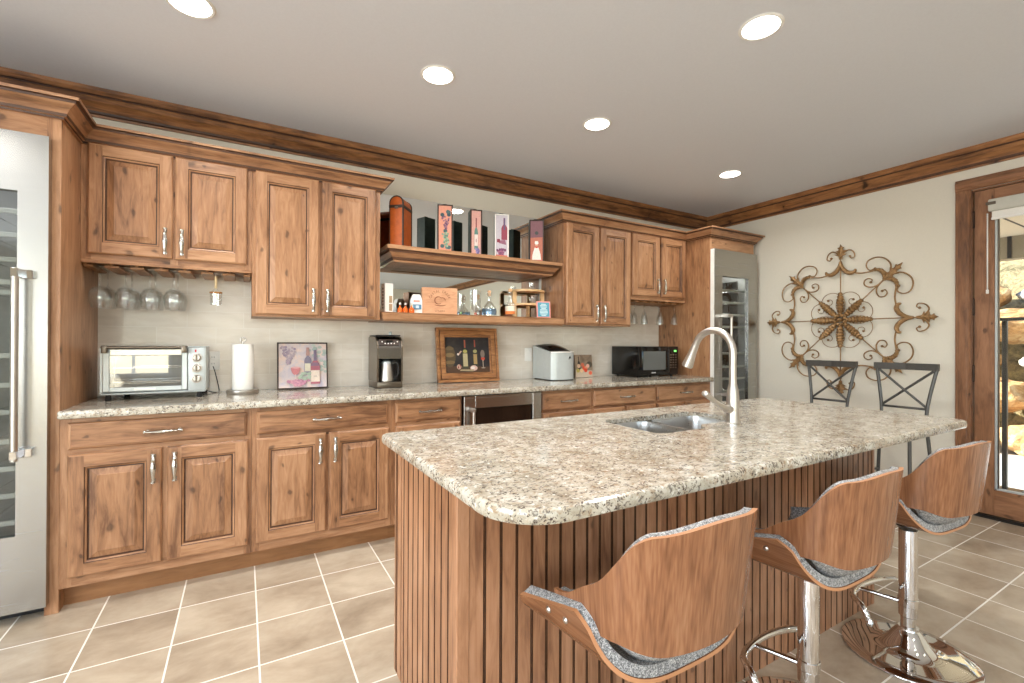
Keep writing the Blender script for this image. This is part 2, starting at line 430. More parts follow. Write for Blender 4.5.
def thing(name, loc, label, cat, group=None, rz=0):
    o = bpy.data.objects.new(name, None); C.objects.link(o); o.empty_display_size = .1
    o.location = loc; o.rotation_euler = (0, 0, rz); LOC[o.name] = tuple(loc) if rz == 0 else tuple(loc)
    return tag(o, label, cat, group)
def copy_tree(o, parent=None):
    c = o.copy(); C.objects.link(c); c.parent = parent
    for ch in list(o.children): copy_tree(ch, c)
    return c
def struct(name, mb, label):
    o = part(name, mb, None, world=False); o['kind'] = 'structure'; o['label'] = label; return o
def crom(pts, sub=8):
    """Catmull-Rom through points"""
    P = [Vector(p) for p in pts]; P = [P[0]*2-P[1]] + P + [P[-1]*2-P[-2]]; out = []
    for i in range(1, len(P)-2):
        for k in range(sub):
            t = k/sub
            out.append(.5*((2*P[i]) + (P[i+1]-P[i-1])*t + (2*P[i-1]-5*P[i]+4*P[i+1]-P[i+2])*t*t + (3*P[i]-P[i-1]-3*P[i+1]+P[i+2])*t**3))
    out.append(P[-2]); return out

# ================================================================ the room shell
LX, RX, BY, FX0 = -3.2, 4.56, 3.47, -3.2
DY0, DY1, DZ = .25, 1.24, 2.345           # opening of the patio door in the right wall
b = MB(); b.box(LX-.1, RX+.12, REAR-.1, BY+.1, -.1, 0, m_floor); struct('floor', b, 'beige stone tile floor laid square with cream grout')
b = MB(); b.box(LX-.1, RX+.12, REAR-.1, BY+.1, CEIL, CEIL+.1, m_ceil); struct('ceiling', b, 'smooth white ceiling with round downlights')
b = MB(); b.box(LX-.1, RX+.12, BY, BY+.1, 0, CEIL, m_wall); struct('wall_back', b, 'cream wall behind the cabinets')
b = MB()
b.box(RX, RX+.12, DY1, BY, 0, CEIL, m_wall); b.box(RX, RX+.12, REAR, DY0, 0, CEIL, m_wall); b.box(RX, RX+.12, DY0, DY1, DZ, CEIL, m_wall)
struct('wall_right', b, 'cream wall with the scrollwork and the patio door')
def wall_holes(mb, a0, a1, holes, z0, z1, boxer):
    a = a0
    for h0, h1 in sorted(holes):
        boxer(a, h0, 0, CEIL); boxer(h0, h1, 0, z0); boxer(h0, h1, z1, CEIL); a = h1
    boxer(a, a1, 0, CEIL)
WZ0, WZ1 = .6, 2.3
b = MB(); wall_holes(b, LX-.1, RX+.12, WINS, WZ0, WZ1, lambda a, c, z0, z1: b.box(a, c, REAR-.1, REAR, z0, z1, m_wall)); struct('wall_front', b, 'cream wall behind the viewer with windows')
b = MB(); wall_holes(b, REAR, BY, SIDE, WZ0, WZ1, lambda a, c, z0, z1: b.box(LX-.1, LX, a, c, z0, z1, m_wall)); struct('wall_left', b, 'cream wall on the far left with a window')
m_white_tr = speck('white_window_trim', srgb(236, 233, 226), .02, 20, .4)
for k, ac in enumerate(WINS + SIDE):  # unseen windows, added and placed to bring light into the room
    b = MB(); a, c = ac
    for q0, q1, z0, z1 in ((a-.06, c+.06, WZ1, WZ1+.06), (a-.06, c+.06, WZ0-.06, WZ0), (a-.06, a, WZ0, WZ1), (c, c+.06, WZ0, WZ1), ((a+c)/2-.02, (a+c)/2+.02, WZ0, WZ1)):
        if k < len(WINS): b.box(q0, q1, REAR-.08, REAR+.015, z0, z1, m_white_tr)
        else: b.box(LX-.08, LX+.015, q0, q1, z0, z1, m_white_tr)
    if k < len(WINS): b.box(a, c, REAR-.06, REAR-.055, WZ0, WZ1, m_pane)
    else: b.box(LX-.06, LX-.055, a, c, WZ0, WZ1, m_pane)
    struct('window_%d' % (k+1), b, 'white framed window out of view behind the camera')
CROWN = [(0, 2.500), (.010, 2.500), (.012, 2.512), (.018, 2.518), (.020, 2.530), (.030, 2.548), (.050, 2.572), (.060, 2.590), (.064, 2.594), (.064, 2.602), (.072, 2.604), (.084, 2.622), (.086, 2.640), (0, 2.640)]
b = MB(); b.sweep(CROWN, [(LX, BY), (RX, BY)], crn, (2, 3, 8, 9)); struct('trim_1', b, 'stained knotty crown moulding along the cabinet wall')
b = MB(); b.sweep(CROWN, [(RX, BY), (RX, REAR)], crn, (2, 3, 8, 9)); struct('trim_2', b, 'stained knotty crown moulding along the right wall')
b = MB(); b.sweep(CROWN, [(LX, REAR), (LX, BY)], crn); struct('trim_3', b, 'stained crown moulding along the left wall')
b = MB(); b.box(RX-.014, RX, DY1+.08, BY, 0, .09, dor['Y'], .003); struct('baseboard_right', b, 'stained wood baseboard under the scrollwork')
b = MB(); b.box(-.717, .787, 3.458, BY, .90, 1.70, m_splash); b.box(.787, 2.296, 3.458, BY, .90, 1.3715, m_splash); b.box(2.296, 3.79, 3.458, BY, .90, 1.70, m_splash); struct('wall_backsplash', b, 'glossy beige tile backsplash above the counter')

# ---- downlights
for k, (x, y) in enumerate(DOWN):
    lab = ['recessed downlight cut by the top edge, above the left cabinets', 'recessed downlight above the framed still life', 'recessed downlight above the tall middle cabinet',
           'small recessed downlight nearest the right back corner', 'large recessed downlight above the kitchen island'][k] if k < 5 else 'recessed downlight ' + ['directly over the viewer', 'over the near left corner of the island', 'behind the row of bar stools', 'over the floor left of the viewer, near the left wine cooler', 'well behind the viewer in the middle of the room', 'well behind the viewer near the right wall', 'far behind the viewer near the left wall', 'over the aisle left of the island'][k-5]
    t = thing('recessed_downlight', (x, y, CEIL), lab, 'ceiling light', 'recessed ceiling downlights')
    b = MB(); b.lathe([(.0765, -.004), (.086, -.006), (.092, -.001), (.092, 0)], m_white_tr, (x, y, CEIL), 36, capb=False, capt=False); part('trim_ring', b, t)
    b = MB(); b.lathe([(.0765, -.0045), (.0765, -.001)], m_lamp, (x, y, CEIL), 32); part('lens', b, t)
    l = area('downlight_lamp', (x, y, CEIL-.012), .12, DOWN_POWER, (0, 0, 0), (1, .985, .97), 'DISK', spread=150)

# ================================================================ cabinet builders
def panel(mb, x0, x1, z0, z1, yf, M=None, drawer=False):
    """a raised-panel door front whose face looks towards -Y; yf = plane it is fixed on"""
    z, xx = ald['Z'], ald['X']
    def ring(i0, d0, i1, d1, mh=None, mv=None, smooth=False):
        a = [(x0+i0, z0+i0), (x1-i0, z0+i0), (x1-i0, z1-i0), (x0+i0, z1-i0)]
        c = [(x0+i1, z0+i1), (x1-i1, z0+i1), (x1-i1, z1-i1), (x0+i1, z1-i1)]
        for k in range(4):
            j = (k+1) % 4; mm = (mh or xx) if k % 2 == 0 else (mv or z)
            mb.face([(a[k][0], yf-d0, a[k][1]), (a[j][0], yf-d0, a[j][1]), (c[j][0], yf-d1, c[j][1]), (c[k][0], yf-d1, c[k][1])], mm)
    w = .058
    if drawer:
        pr = [(0, 0), (0, .012), (.005, .017), (.010, .0175), (.012, .020)]
        for (i0, d0), (i1, d1) in zip(pr, pr[1:]): ring(i0, d0, i1, d1)
        i = pr[-1][0]; mb.face([(x0+i, yf-.020, z0+i), (x1-i, yf-.020, z0+i), (x1-i, yf-.020, z1-i), (x0+i, yf-.020, z1-i)], xx)
    else:
        for (i0, d0), (i1, d1) in zip([(0, 0), (0, .014), (.004, .018)], [(0, .014), (.004, .018), (.008, .020)]): ring(i0, d0, i1, d1)
        i = .008; y = yf-.020
        mb.face([(x0+i, y, z0+i), (x0+w, y, z0+i), (x0+w, y, z1-i), (x0+i, y, z1-i)], z)
        mb.face([(x1-w, y, z0+i), (x1-i, y, z0+i), (x1-i, y, z1-i), (x1-w, y, z1-i)], z)
        mb.face([(x0+w, y, z0+i), (x1-w, y, z0+i), (x1-w, y, z0+w), (x0+w, y, z0+w)], xx)
        mb.face([(x0+w, y, z1-w), (x1-w, y, z1-w), (x1-w, y, z1-i), (x0+w, y, z1-i)], xx)
        pr = [(w, .020), (w+.003, .016), (w+.010, .013), (w+.013, .007), (w+.017, .007), (w+.044, .016), (w+.046, .018)]
        for (i0, d0), (i1, d1) in zip(pr, pr[1:]):
            gz = glaze if d1 == .007 or i1 == w+.003 else None
            ring(i0, d0, i1, d1, gz or (z if i0 > w+.012 else None), gz)
        i = pr[-1][0]; mb.face([(x0+i, yf-.018, z0+i), (x1-i, yf-.018, z0+i), (x1-i, yf-.018, z1-i), (x0+i, yf-.018, z1-i)], z)
    mb.face([(x0, yf, z0), (x0, yf, z1), (x1, yf, z1), (x1, yf, z0)], z)
    bmesh.ops.remove_doubles(mb.bm, verts=mb.bm.verts[:], dist=1e-5)
    return mb
def pull(cx, cz, yf, parent, vertical=False, L=.135):
    """ornate nickel pull standing off the face"""
    b = MB(); h = L/2
    def P(a, d): return (cx, yf-d, cz+a) if vertical else (cx+a, yf-d, cz)
    pts, rad = [], []
    for k in range(21):
        a = -h+L*k/20; q = abs(a)/h
        d = .026 - .010*max(0, q-.55)**1.5/.3
        r = .0104 - .0050*min(1, q/.62) + (.0040 if q > .93 else 0) + (.0022 if .60 < q < .68 else 0)
        pts.append(P(a, d)); rad.append(r)
    b.tube(pts, rad, m_pull, 10, flat_=1.25)
    for s in (-1, 1): b.cyl(P(s*h*.86, 0), P(s*h*.86, .022), .0058, m_pull, 10, .0042); b.cyl(P(s*h*.86, 0), P(s*h*.86, .003), .0085, m_pull, 12)
    part('handle', b, parent)
def door(t, x0, x1, z0, z1, yf, hs=None, top=True, hz=None):
    d = part('door', panel(MB(), x0, x1, z0, z1, yf), t)
    if hs: pull(x1-.032 if hs == 'r' else x0+.032, hz if hz is not None else (z1-.095 if top else z0+.095), yf-.020, d, True)
    return d
def drawer(t, x0, x1, z0, z1, yf, L=.145):
    d = part('drawer', panel(MB(), x0, x1, z0, z1, yf, drawer=True), t); pull((x0+x1)/2, (z0+z1)/2-.002, yf-.020, d, False, L)

YF, CT = 2.835, .914                       # face-frame plane of the base run, counter height
def base_cabinet(x0, x1, label, dspan, doors_, left_stile=.03):
    t = thing('base_cabinet', ((x0+x1)/2, 3.15, 0), label, 'cabinet', 'base cabinets under the back counter')
    b = MB(); z, xx = ald['Z'], ald['X']
    b.box(x0+.001, x1-.001, YF+.019, 3.455, .105, .876, z)
    b.box(x0+.0005, dspan[0]+.012, YF, YF+.019, .105, .876, z, .001); b.box(dspan[1]-.012, x1-.0005, YF, YF+.019, .105, .876, z, .001)
    for z0, z1 in ((.845, .876), (.70, .745), (.105, .165)): b.box(dspan[0]+.012, dspan[1]-.012, YF+.0005, YF+.019, z0, z1, xx)
    if len(doors_) == 2: b.box(doors_[0][1]-.012, doors_[1][0]+.012, YF+.0006, YF+.019, .165, .70, z)
    part('body', b, t)
    b = MB(); b.box(x0, x1, 2.905, 2.925, 0, .104, kick); part('toe_kick', b, t)
    drawer(t, dspan[0], dspan[1], .733, .855, YF)
    if len(doors_) == 2:
        door(t, *doors_[0], .152, .710, YF, 'r'); door(t, *doors_[1], .152, .710, YF, 'l')
    else: door(t, *doors_[0], .152, .710, YF, 'l')
    return t
base_cabinet(-.717, .040, 'wide base cabinet at the left end, below the toaster oven', (-.687, .017), [(-.687, -.342), (-.322, .023)])
base_cabinet(.040, .786, 'base cabinet with wide drawer and two doors below the coffee maker', (.064, .762), [(.061, .410), (.426, .768)])
base_cabinet(.786, 1.256, 'narrow base cabinet just left of the under-counter cooler', (.810, 1.240), [(.810, 1.240)])
base_cabinet(1.880, 2.362, 'narrow base cabinet just right of the under-counter cooler', (1.892, 2.348), [(1.892, 2.348)])
base_cabinet(2.362, 3.067, 'base cabinet with wide drawer between ice maker and microwave', (2.376, 3.053), [(2.376, 2.704), (2.724, 3.053)])
base_cabinet(3.067, 3.790, 'base cabinet at the right end, touching the tall cabinet', (3.080, 3.770), [(3.080, 3.414), (3.434, 3.770)])

def upper_cabinet(x0, x1, z0, label, d1, d2, za, zb, hz):
    t = thing('wall_cabinet', ((x0+x1)/2, 3.29, z0), label, 'cabinet', 'wall cabinets above the counter')
    b = MB(); z, xx = ald['Z'], ald['X']; y = 3.12
    b.box(x0+.001, x1-.001, y+.019, 3.468, z0+.012, 2.245, z)
    b.box(x0+.001, x1-.001, y+.019, 3.457, z0, z0+.0115, xx)
    b.box(x0+.0005, d1[0]+.012, y, y+.019, z0, 2.245, z, .001); b.box(d2[1]-.012, x1-.0005, y, y+.019, z0, 2.245, z, .001)
    b.box(d1[1]-.012, d2[0]+.012, y+.0005, y+.019, z0, 2.245, z)
    for q0, q1 in ((z0, za+.014), (zb-.014, 2.245)): b.box(d1[0]+.012, d2[1]-.012, y+.0008, y+.019, q0, q1, xx)
    part('body', b, t)
    door(t, *d1, za, zb, y, 'r', hz=hz); door(t, *d2, za, zb, y, 'l', hz=hz)
    return t
ucA = upper_cabinet(-.717, .040, 1.645, 'short wall cabinet at far left with wine glasses hanging under it', (-.687, -.336), (-.326, .014), 1.675, 2.235, 1.765)
ucB = upper_cabinet(.040, .786, 1.378, 'tall wall cabinet left of the mirrored shelves', (.058, .404), (.422, .756), 1.390, 2.235, 1.485)
ucC = upper_cabinet(2.297, 3.055, 1.378, 'tall wall cabinet right of the mirrored shelves', (2.320, 2.668), (2.690, 3.040), 1.390, 2.235, 1.485)
ucD = upper_cabinet(3.055, 3.790, 1.645, 'short wall cabinet above the microwave with glasses hanging under it', (3.066, 3.414), (3.436, 3.776), 1.668, 2.235, 1.765)
# stemware racks: T-shaped slats under the two short cabinets
def rack(t, x0, x1, n, z):
    for k in range(n+1):
        x = x0+(x1-x0)*k/n
        b = MB(); b.box(x-.006, x+.006, 3.15, 3.44, z-.022, z, kick); b.box(x-.030 if k else x-.006, x+.030 if k < n else x+.006, 3.15, 3.44, z-.034, z-.022, kick, .002)
        part('stemware_rail', b, t)
rack(ucA, -.705, .028, 7, 1.645); rack(ucD, 3.07, 3.775, 7, 1.645)

# ---- tall end cabinets with their coolers
def cooler_door(t, x0, x1, z0, z1, wx0, wx1, wz0, wz1, yf, th=.05):
    """steel framed glass door"""
    b = MB()
    b.box(x0, wx0, yf, yf+th, z0, z1, m_steel); b.box(wx1, x1, yf, yf+th, z0, z1, m_steel)
    b.box(wx0, wx1, yf, yf+th, z0, wz0, m_steel); b.box(wx0, wx1, yf, yf+th, wz1, z1, m_steel)
    d = part('door', b, t)
    b = MB(); b.box(wx0+.001, wx1-.001, yf+.018, yf+.026, wz0+.001, wz1-.001, m_fglass); part('glass_pane', b, d)
    return d
# left
b = MB(); z = ald['Z']
X0, X1 = -1.56, -.717
t = thing('tall_cabinet', ((X0+X1)/2, 3.1, 0), 'tall wooden cabinet surround at the left edge around the steel wine cooler', 'cabinet', 'tall end cabinets')
b.box(X1-.02, X1, YF+.02, 3.468, .0, 2.245, z); b.box(X0, X0+.02, YF+.02, 3.468, 0, 2.245, z); b.box(X0+.02, X1-.02, YF+.02, 3.468, 2.145, 2.245, ald['X'])
b.box(X1-.048, X1+.0, YF, YF+.02, 0, 2.245, z, .001); b.box(X0, X0+.048, YF, YF+.02, 0, 2.245, z, .001)
part('body', b, t)
b = MB(); b.box(X0+.048, X1-.048, YF+.001, YF+.02, 2.135, 2.245, ald['X']); part('top_rail', b, t)
t = thing('wine_cooler', ((X0+X1)/2, 3.1, 0), 'tall stainless wine cooler with glass door at the left edge', 'wine cooler', 'tall wine coolers')
def cooler_body(t, x0, x1, y0, zs, zt=2.13):
    b = MB()
    b.box(x0, x0+.02, y0, 3.44, .05, zt, m_fridgein); b.box(x1-.02, x1, y0, 3.44, .05, zt, m_fridgein)
    b.box(x0+.02, x1-.02, 3.42, 3.44, .05, zt, m_fridgein); b.box(x0+.02, x1-.02, y0, 3.42, .05, .10, m_fridgein); b.box(x0+.02, x1-.02, y0, 3.42, zt-.04, zt, m_fridgein)
    part('cabinet_box', b, t)
    b = MB(); b.box(x0, x1, y0+.03, y0+.06, .0, .05, m_black); part('kick_grille', b, t)
    area('cooler_led', ((x0+x1)/2, y0+.12, zt-.045), x1-x0-.1, 2.0 if x0 < 0 else 4.0, (0, 0, 0), (1, .98, .94), sy=.05)
    for z_ in zs:
        s = part('wine_shelf', MB().box(x0+.03, x1-.03, y0+.02, y0+.035, z_, z_+.022, m_rackw, .003), t)
        b = MB()
        for q in range(5): b.tube([(x0+.06+q*(x1-x0-.12)/4, y0+.04, z_+.008), (x0+.06+q*(x1-x0-.12)/4, 3.40, z_+.008)], .003, m_chrome, 6)
        part('shelf_rods', b, s)
ZS = [.43, .55, .67, .80, .92, 1.04, 1.155, 1.28, 1.46, 1.50, 1.60, 1.70, 1.80]
cooler_body(t, X0+.06, X1-.055, 2.86, [.41, .53, .65, .77, .90, 1.02, 1.15, 1.43, 1.475, 1.575, 1.685, 1.79])
d = cooler_door(t, X0+.05, X1-.031, .055, 2.13, X0+.20, -.846, .385, 1.875, 2.795, .0395)
b = MB()
b.tube([(-.834, 2.735, .72), (-.834, 2.735, 1.535)], .0125, m_nickel, 16)
part('handle', b, d)
for z_ in (.745, 1.515):
    b = MB(); b.box(-.846, -.822, 2.722, 2.797, z_-.018, z_+.018, m_chrome, .002); b.box(-.836, -.79, 2.77, 2.797, z_-.018, z_+.018, m_chrome, .002); part('handle_bracket', b, d)
# right
X0, X1 = 3.792, 4.462
t = thing('tall_cabinet', ((X0+X1)/2, 3.1, 0), 'tall wooden cabinet surround in the back right corner beside the microwave', 'cabinet', 'tall end cabinets')
b = MB(); b.box(X0, X0+.02, YF+.0, 3.468, 0, 2.245, z); b.box(X1-.02, X1, YF, 3.468, 0, 2.245, z); b.box(X0+.02, X1-.02, YF+.02, 3.468, 2.145, 2.245, ald['X'])
part('body', b, t)
b = MB(); b.box(X0+.02, X1-.02, YF+.001, YF+.02, 2.115, 2.245, ald['X']); part('top_rail', b, t)
t = thing('wine_cooler', ((X0+X1)/2, 3.1, 0), 'tall stainless wine cooler in the back right corner behind the faucet', 'wine cooler', 'tall wine coolers')
cooler_body(t, X0+.024, X1-.024, 2.86, [.45, .60, .75, .87, .99, 1.12, 1.38, 1.50, 1.62, 1.74], 2.11)
d = cooler_door(t, X0+.006, X1-.01, .055, 2.118, 3.915, 4.318, .60, 1.868, 2.795, .0395)
b = MB(); b.tube([(3.965, 2.735, .74), (3.965, 2.735, 1.50)], .012, m_nickel, 14); part('handle', b, d)
for z_ in (.75, 1.49):
    b = MB(); b.box(3.90, 3.978, 2.724, 2.797, z_-.014, z_+.014, m_nickel, .002); part('handle_bracket', b, d)
b = MB(); b.box(3.7915, 3.7975, 2.797, 2.834, .06, 2.115, m_white); part('door_gasket', b, t)
b = MB(); b.box(4.335, 4.35, 2.93, 3.40, .45, 1.86, m_black); part('air_duct', b, t)
for k, w_ in enumerate(('left', 'right')):
    b = MB(); b.lathe([(.036, 0), (.037, .19), (.014, .25), (.014, .30)], m_gloss, (3.99+.09*k, 3.05, 1.405), 14)
    tag(part('wine_bottle', b, None), 'dark wine bottle standing inside the corner wine cooler, %s of the pair' % w_, 'bottle', 'bottles inside the corner wine cooler')

# ---- crown on top of the cabinets
CCR = [(.0003, 2.228), (.010, 2.228), (.012, 2.236), (.020, 2.238), (.024, 2.250), (.034, 2.266), (.052, 2.284), (.060, 2.290), (.062, 2.300), (.074, 2.302), (.076, 2.314), (.0003, 2.314)]
b = MB(); b.sweep(CCR, [(-1.58, YF), (-.717, YF), (-.717, 3.12), (.786, 3.12), (.786, 3.466)], ald, (1, 3, 7, 8))
b.box(-1.58, -.72, YF, 3.466, 2.2455, 2.27, ald['X']); b.box(-.72, .785, 3.121, 3.466, 2.2455, 2.27, ald['X'])
tag(part('cabinet_crown', b), 'stained crown moulding capping the left-hand cabinets', 'moulding')
b = MB(); b.sweep(CCR, [(2.297, 3.466), (2.297, 3.12), (3.792, 3.12), (3.792, YF), (4.462, YF), (4.462, 3.466)], ald, (1, 3, 7, 8))
b.box(2.3, 3.792, 3.121, 3.466, 2.2455, 2.27, ald['X']); b.box(3.792, 4.461, YF+.001, 3.466, 2.2455, 2.27, ald['X'])
tag(part('cabinet_crown', b), 'stained crown moulding capping the right-hand cabinets', 'moulding')
b = MB(); b.box(-.7165, .04, 3.1195, 3.14, 1.628, 1.6448, ald['X'], .002); tag(part('light_rail', b, ucA))
b = MB(); b.box(3.056, 3.789, 3.1195, 3.14, 1.628, 1.6448, ald['X'], .002); part('light_rail', b, ucD)

# ---- shelves and mirror
SH = [(-.10, 1.788), (.0, 1.788), (.004, 1.800), (.012, 1.804), (.014, 1.818), (.030, 1.836), (.044, 1.846), (.046, 1.862), (.058, 1.866), (.062, 1.892), (-.10, 1.892)]
b = MB(); b.sweep(SH, [(.898, 3.457), (.898, 3.185), (2.232, 3.185), (2.232, 3.457)], ald, (2, 3, 6, 7))
b.box(.93, 2.2, 3.22, 3.457, 1.792, 1.890, ald['X'])
tag(part('display_shelf', b), 'upper display shelf with crown-shaped edge in front of the mirror', 'shelf', 'mirrored display shelves')
SL = [(-.10, 1.372), (.0, 1.372), (.006, 1.380), (.012, 1.384), (.016, 1.420), (.022, 1.430), (-.10, 1.430)]
b = MB(); b.sweep(SL, [(.812, 3.457), (.812, 3.105), (2.272, 3.105), (2.272, 3.457)], ald)
b.box(.85, 2.23, 3.14, 3.457, 1.374, 1.429, ald['X'])
tag(part('display_shelf', b), 'lower display shelf holding glassware and the wooden crate', 'shelf', 'mirrored display shelves')
b = MB(); b.box(.787, 2.296, 3.458, 3.464, 1.895, 2.330, m_mirror); tag(part('wall_mirror', b), 'mirror panel behind the upper shelf of wine boxes', 'mirror', 'mirrors behind the display shelves')
b = MB(); b.box(.787, 2.296, 3.458, 3.464, 1.372, 1.895, m_mirror); tag(part('wall_mirror', b), 'mirror panel behind the lower shelf of glassware', 'mirror', 'mirrors behind the display shelves')
b = MB(); b.box(2.286, 2.2955, 3.445, 3.458, 1.43, 2.33, m_white_tr); tag(part('mirror_edge_strip', b), 'pale vertical strip at the right edge of the mirrors', 'trim')

# ---- counters
def rounded(pts, n=10):
    """polygon corners (x, y, radius) to a smooth outline, counter-clockwise"""
    out = []; N = len(pts)
    for k in range(N):
        p = Vector(pts[k][:2]); r = pts[k][2]
        if r <= 0: out.append(p); continue
        a = (Vector(pts[k-1][:2])-p).normalized(); c = (Vector(pts[(k+1) % N][:2])-p).normalized()
        ang = a.angle(c); d = r/math.tan(ang/2); cen = p+(a+c).normalized()*(r/math.sin(ang/2))
        s = p+a*d-cen; e = p+c*d-cen; a0 = math.atan2(s.y, s.x); da = math.atan2(e.y, e.x)-a0
        while da > PI: da -= 2*PI
        while da < -PI: da += 2*PI
        for q in range(n+1): out.append(cen+Vector((math.cos(a0+da*q/n), math.sin(a0+da*q/n)))*r)
    return out
def offset(poly, d):
    out = []; N = len(poly)
    for k in range(N):
        a = (poly[k]-poly[k-1]); c = (poly[(k+1) % N]-poly[k])
        if a.length < 1e-7: a = (poly[k-1]-poly[k-2])
        if c.length < 1e-7: c = (poly[(k+2) % N]-poly[(k+1) % N])
        a.normalize(); c.normalize()
        na = Vector((-a.y, a.x)); nc = Vector((-c.y, c.x)); o = na+nc
        out.append(poly[k]+o/max(.3, o.dot(na))*d)
    return out
def slab(mb, poly, z0, z1, m, holes=(), r=.008):
    prof = [(r, z0), (r*.3, z0+r*.3), (0, z0+r), (0, z1-r), (r*.3, z1-r*.3), (r, z1)]
    rows = [[Vector((p.x, p.y, zz)) for p in offset(poly, o)] for o, zz in prof]
    V = mb.grid(rows, m, closed=True)
    i = mb.mi(m)
    for top in (True, False):
        ring = V[-1] if top else V[0]
        es = [mb.bm.edges.get((ring[k], ring[(k+1) % len(ring)])) or mb.bm.edges.new((ring[k], ring[(k+1) % len(ring)])) for k in range(len(ring))]
        for hl in holes:
            hv = [mb.bm.verts.new((p.x, p.y, z1 if top else z0)) for p in (hl if top else offset(hl, -.022))]
            es += [mb.bm.edges.new((hv[k], hv[(k+1) % len(hv)])) for k in range(len(hv))]
            if top: top_h = getattr(mb, 'th', []); top_h.append(hv); mb.th = top_h
            else: bh = getattr(mb, 'bh', []); bh.append(hv); mb.bh = bh
        f = bmesh.ops.triangle_fill(mb.bm, use_beauty=True, use_dissolve=False, edges=es)
        for g in f['geom']:
            if isinstance(g, bmesh.types.BMFace):
                g.material_index = i; g.smooth = False
                g.normal_update()
                if (g.normal.z > 0) != top: g.normal_flip()
    for a, c in zip(getattr(mb, 'th', []), getattr(mb, 'bh', [])):
        zm = z1-.019; m1 = [mb.bm.verts.new((v.co.x, v.co.y, zm)) for v in a]; m2 = [mb.bm.verts.new((v.co.x, v.co.y, zm)) for v in c]
        for p, q in ((a, m1), (m1, m2), (m2, c)):
            for k in range(len(a)):
                j = (k+1) % len(a); f = mb.bm.faces.new([p[k], q[k], q[j], p[j]]); f.material_index = i
    return mb
b = MB(); slab(b, rounded([(-.7165, 2.79, .01), (3.7905, 2.79, .004), (3.7905, 3.457, 0), (-.7165, 3.457, 0)], 4), .8765, CT, gran)
tag(part('countertop', b), 'long speckled granite countertop along the back wall', 'countertop')

# ================================================================ island
IX0, IX1, IY0, IY1 = .450, 2.590, 1.040, 1.585
t = thing('kitchen_island', (1.5, 1.3, 0), 'kitchen island clad in beaded wood boards under the granite top', 'kitchen island')
b = MB(); z = isl
b.box(IX0+.0205, IX1-.02, IY0+.0205, IY1-.07, 0, .690, z); b.box(IX0+.0205, IX1-.02, IY1-.07, IY1-.0205, .105, .690, z)
b.box(IX0+.0205, 1.20, IY0+.0205, IY1-.0205, .690, .8805, z); b.box(1.85, IX1-.02, IY0+.0205, IY1-.0205, .690, .8805, z)
part('carcass', b, t)
def beads(b, a0, a1, fix, z0, z1, along, pitch=.047, depth=.016, first=0.):
    """beadboard sheet: one board per pitch with a double groove; the face looks towards -Y (along X) or -X (along Y)"""
    a = a0; g = .0022; edges = []
    while a < a1-1e-4:
        e = min(a+pitch, a1); edges.append((a, e)); a = e
    prof = []
    for p, e in edges:
        w = e-p
        if w < .02: prof += [(p, 0), (e, 0)]; continue
        prof += [(p, 0), (e-.0085, 0), (e-.0085, .006), (e-.0060, .006), (e-.0052, .0015), (e-.0024, .0015), (e-.0018, .006), (e-.0001, .006)]
    prof = [(q, fix+d if along == 'X' else fix+d) for q, d in prof]
    back = fix+depth
    poly = prof+[(a1, back), (a0, back)]
    n0 = len(b.bm.faces)
    if along == 'X': b.prism(poly, z0, z1, isl, 'XY')
    else: b.prism([(d, q) for q, d in poly], z0, z1, isl, 'XY')
    b.bm.faces.ensure_lookup_table(); gi = b.mi(glaze)
    for f in b.bm.faces[n0:]:
        c_ = f.calc_center_median(); d_ = (c_.y if along == 'X' else c_.x)-fix
        if .0004 < d_ < .0065 and len(f.verts) == 4: f.material_index = gi
b = MB(); beads(b, IX0+.035, 1.49, IY0+.004, 0, .8805, 'X'); beads(b, 1.504, IX1-.02, IY0+.004, 0, .8805, 'X'); part('front_beadboard', b, t)
b = MB(); beads(b, IY0+.022, IY1-.071, IX0+.004, 0, .8805, 'Y', .047); beads(b, IY1-.071, IY1-.012, IX0+.004, .105, .8805, 'Y', .047); part('side_beadboard', b, t)
b = MB(); b.box(IX0, IX0+.034, IY0, IY0+.0215, 0, .8805, z, .002); part('corner_post', b, t)
b = MB(); b.box(IX1-.02, IX1, IY0, IY0+.0215, 0, .8805, z, .002); part('corner_post', b, t)
b = MB(); b.box(1.4905, 1.5035, IY0+.002, IY0+.02, 0, .8805, z, .001); part('seam_strip', b, t)
b = MB(); b.box(IX1-.0195, IX1, IY0+.022, IY1-.02, 0, .8805, z); part('end_panel', b, t)
b = MB(); b.box(IX0+.004, IX1-.02, IY1-.02, IY1, .105, .8805, z)
part('back_panel', b, t)
SX0, SX1, SY0, SY1, SYR = 1.245, 1.800, 1.128, 1.440, 1.185
hole = rounded([(SX0, SY0, .05), (1.485, SY0, .02), (1.530, SYR, .02), (SX1, SYR, .05), (SX1, SY1, .05), (SX0, SY1, .05)], 6)
b = MB(); slab(b, rounded([(.408, .712, .135), (2.620, .712, .05), (2.620, 1.612, .035), (.408, 1.612, .03)], 12), .881, CT, gran, [hole], .010)
tag(part('countertop', b), 'granite top of the kitchen island with rounded corner and sink cut-out', 'countertop')
t = thing('kitchen_sink', ((SX0+SX1)/2, (SY0+SY1)/2, .70), 'double bowl stainless sink set under the island granite', 'sink')
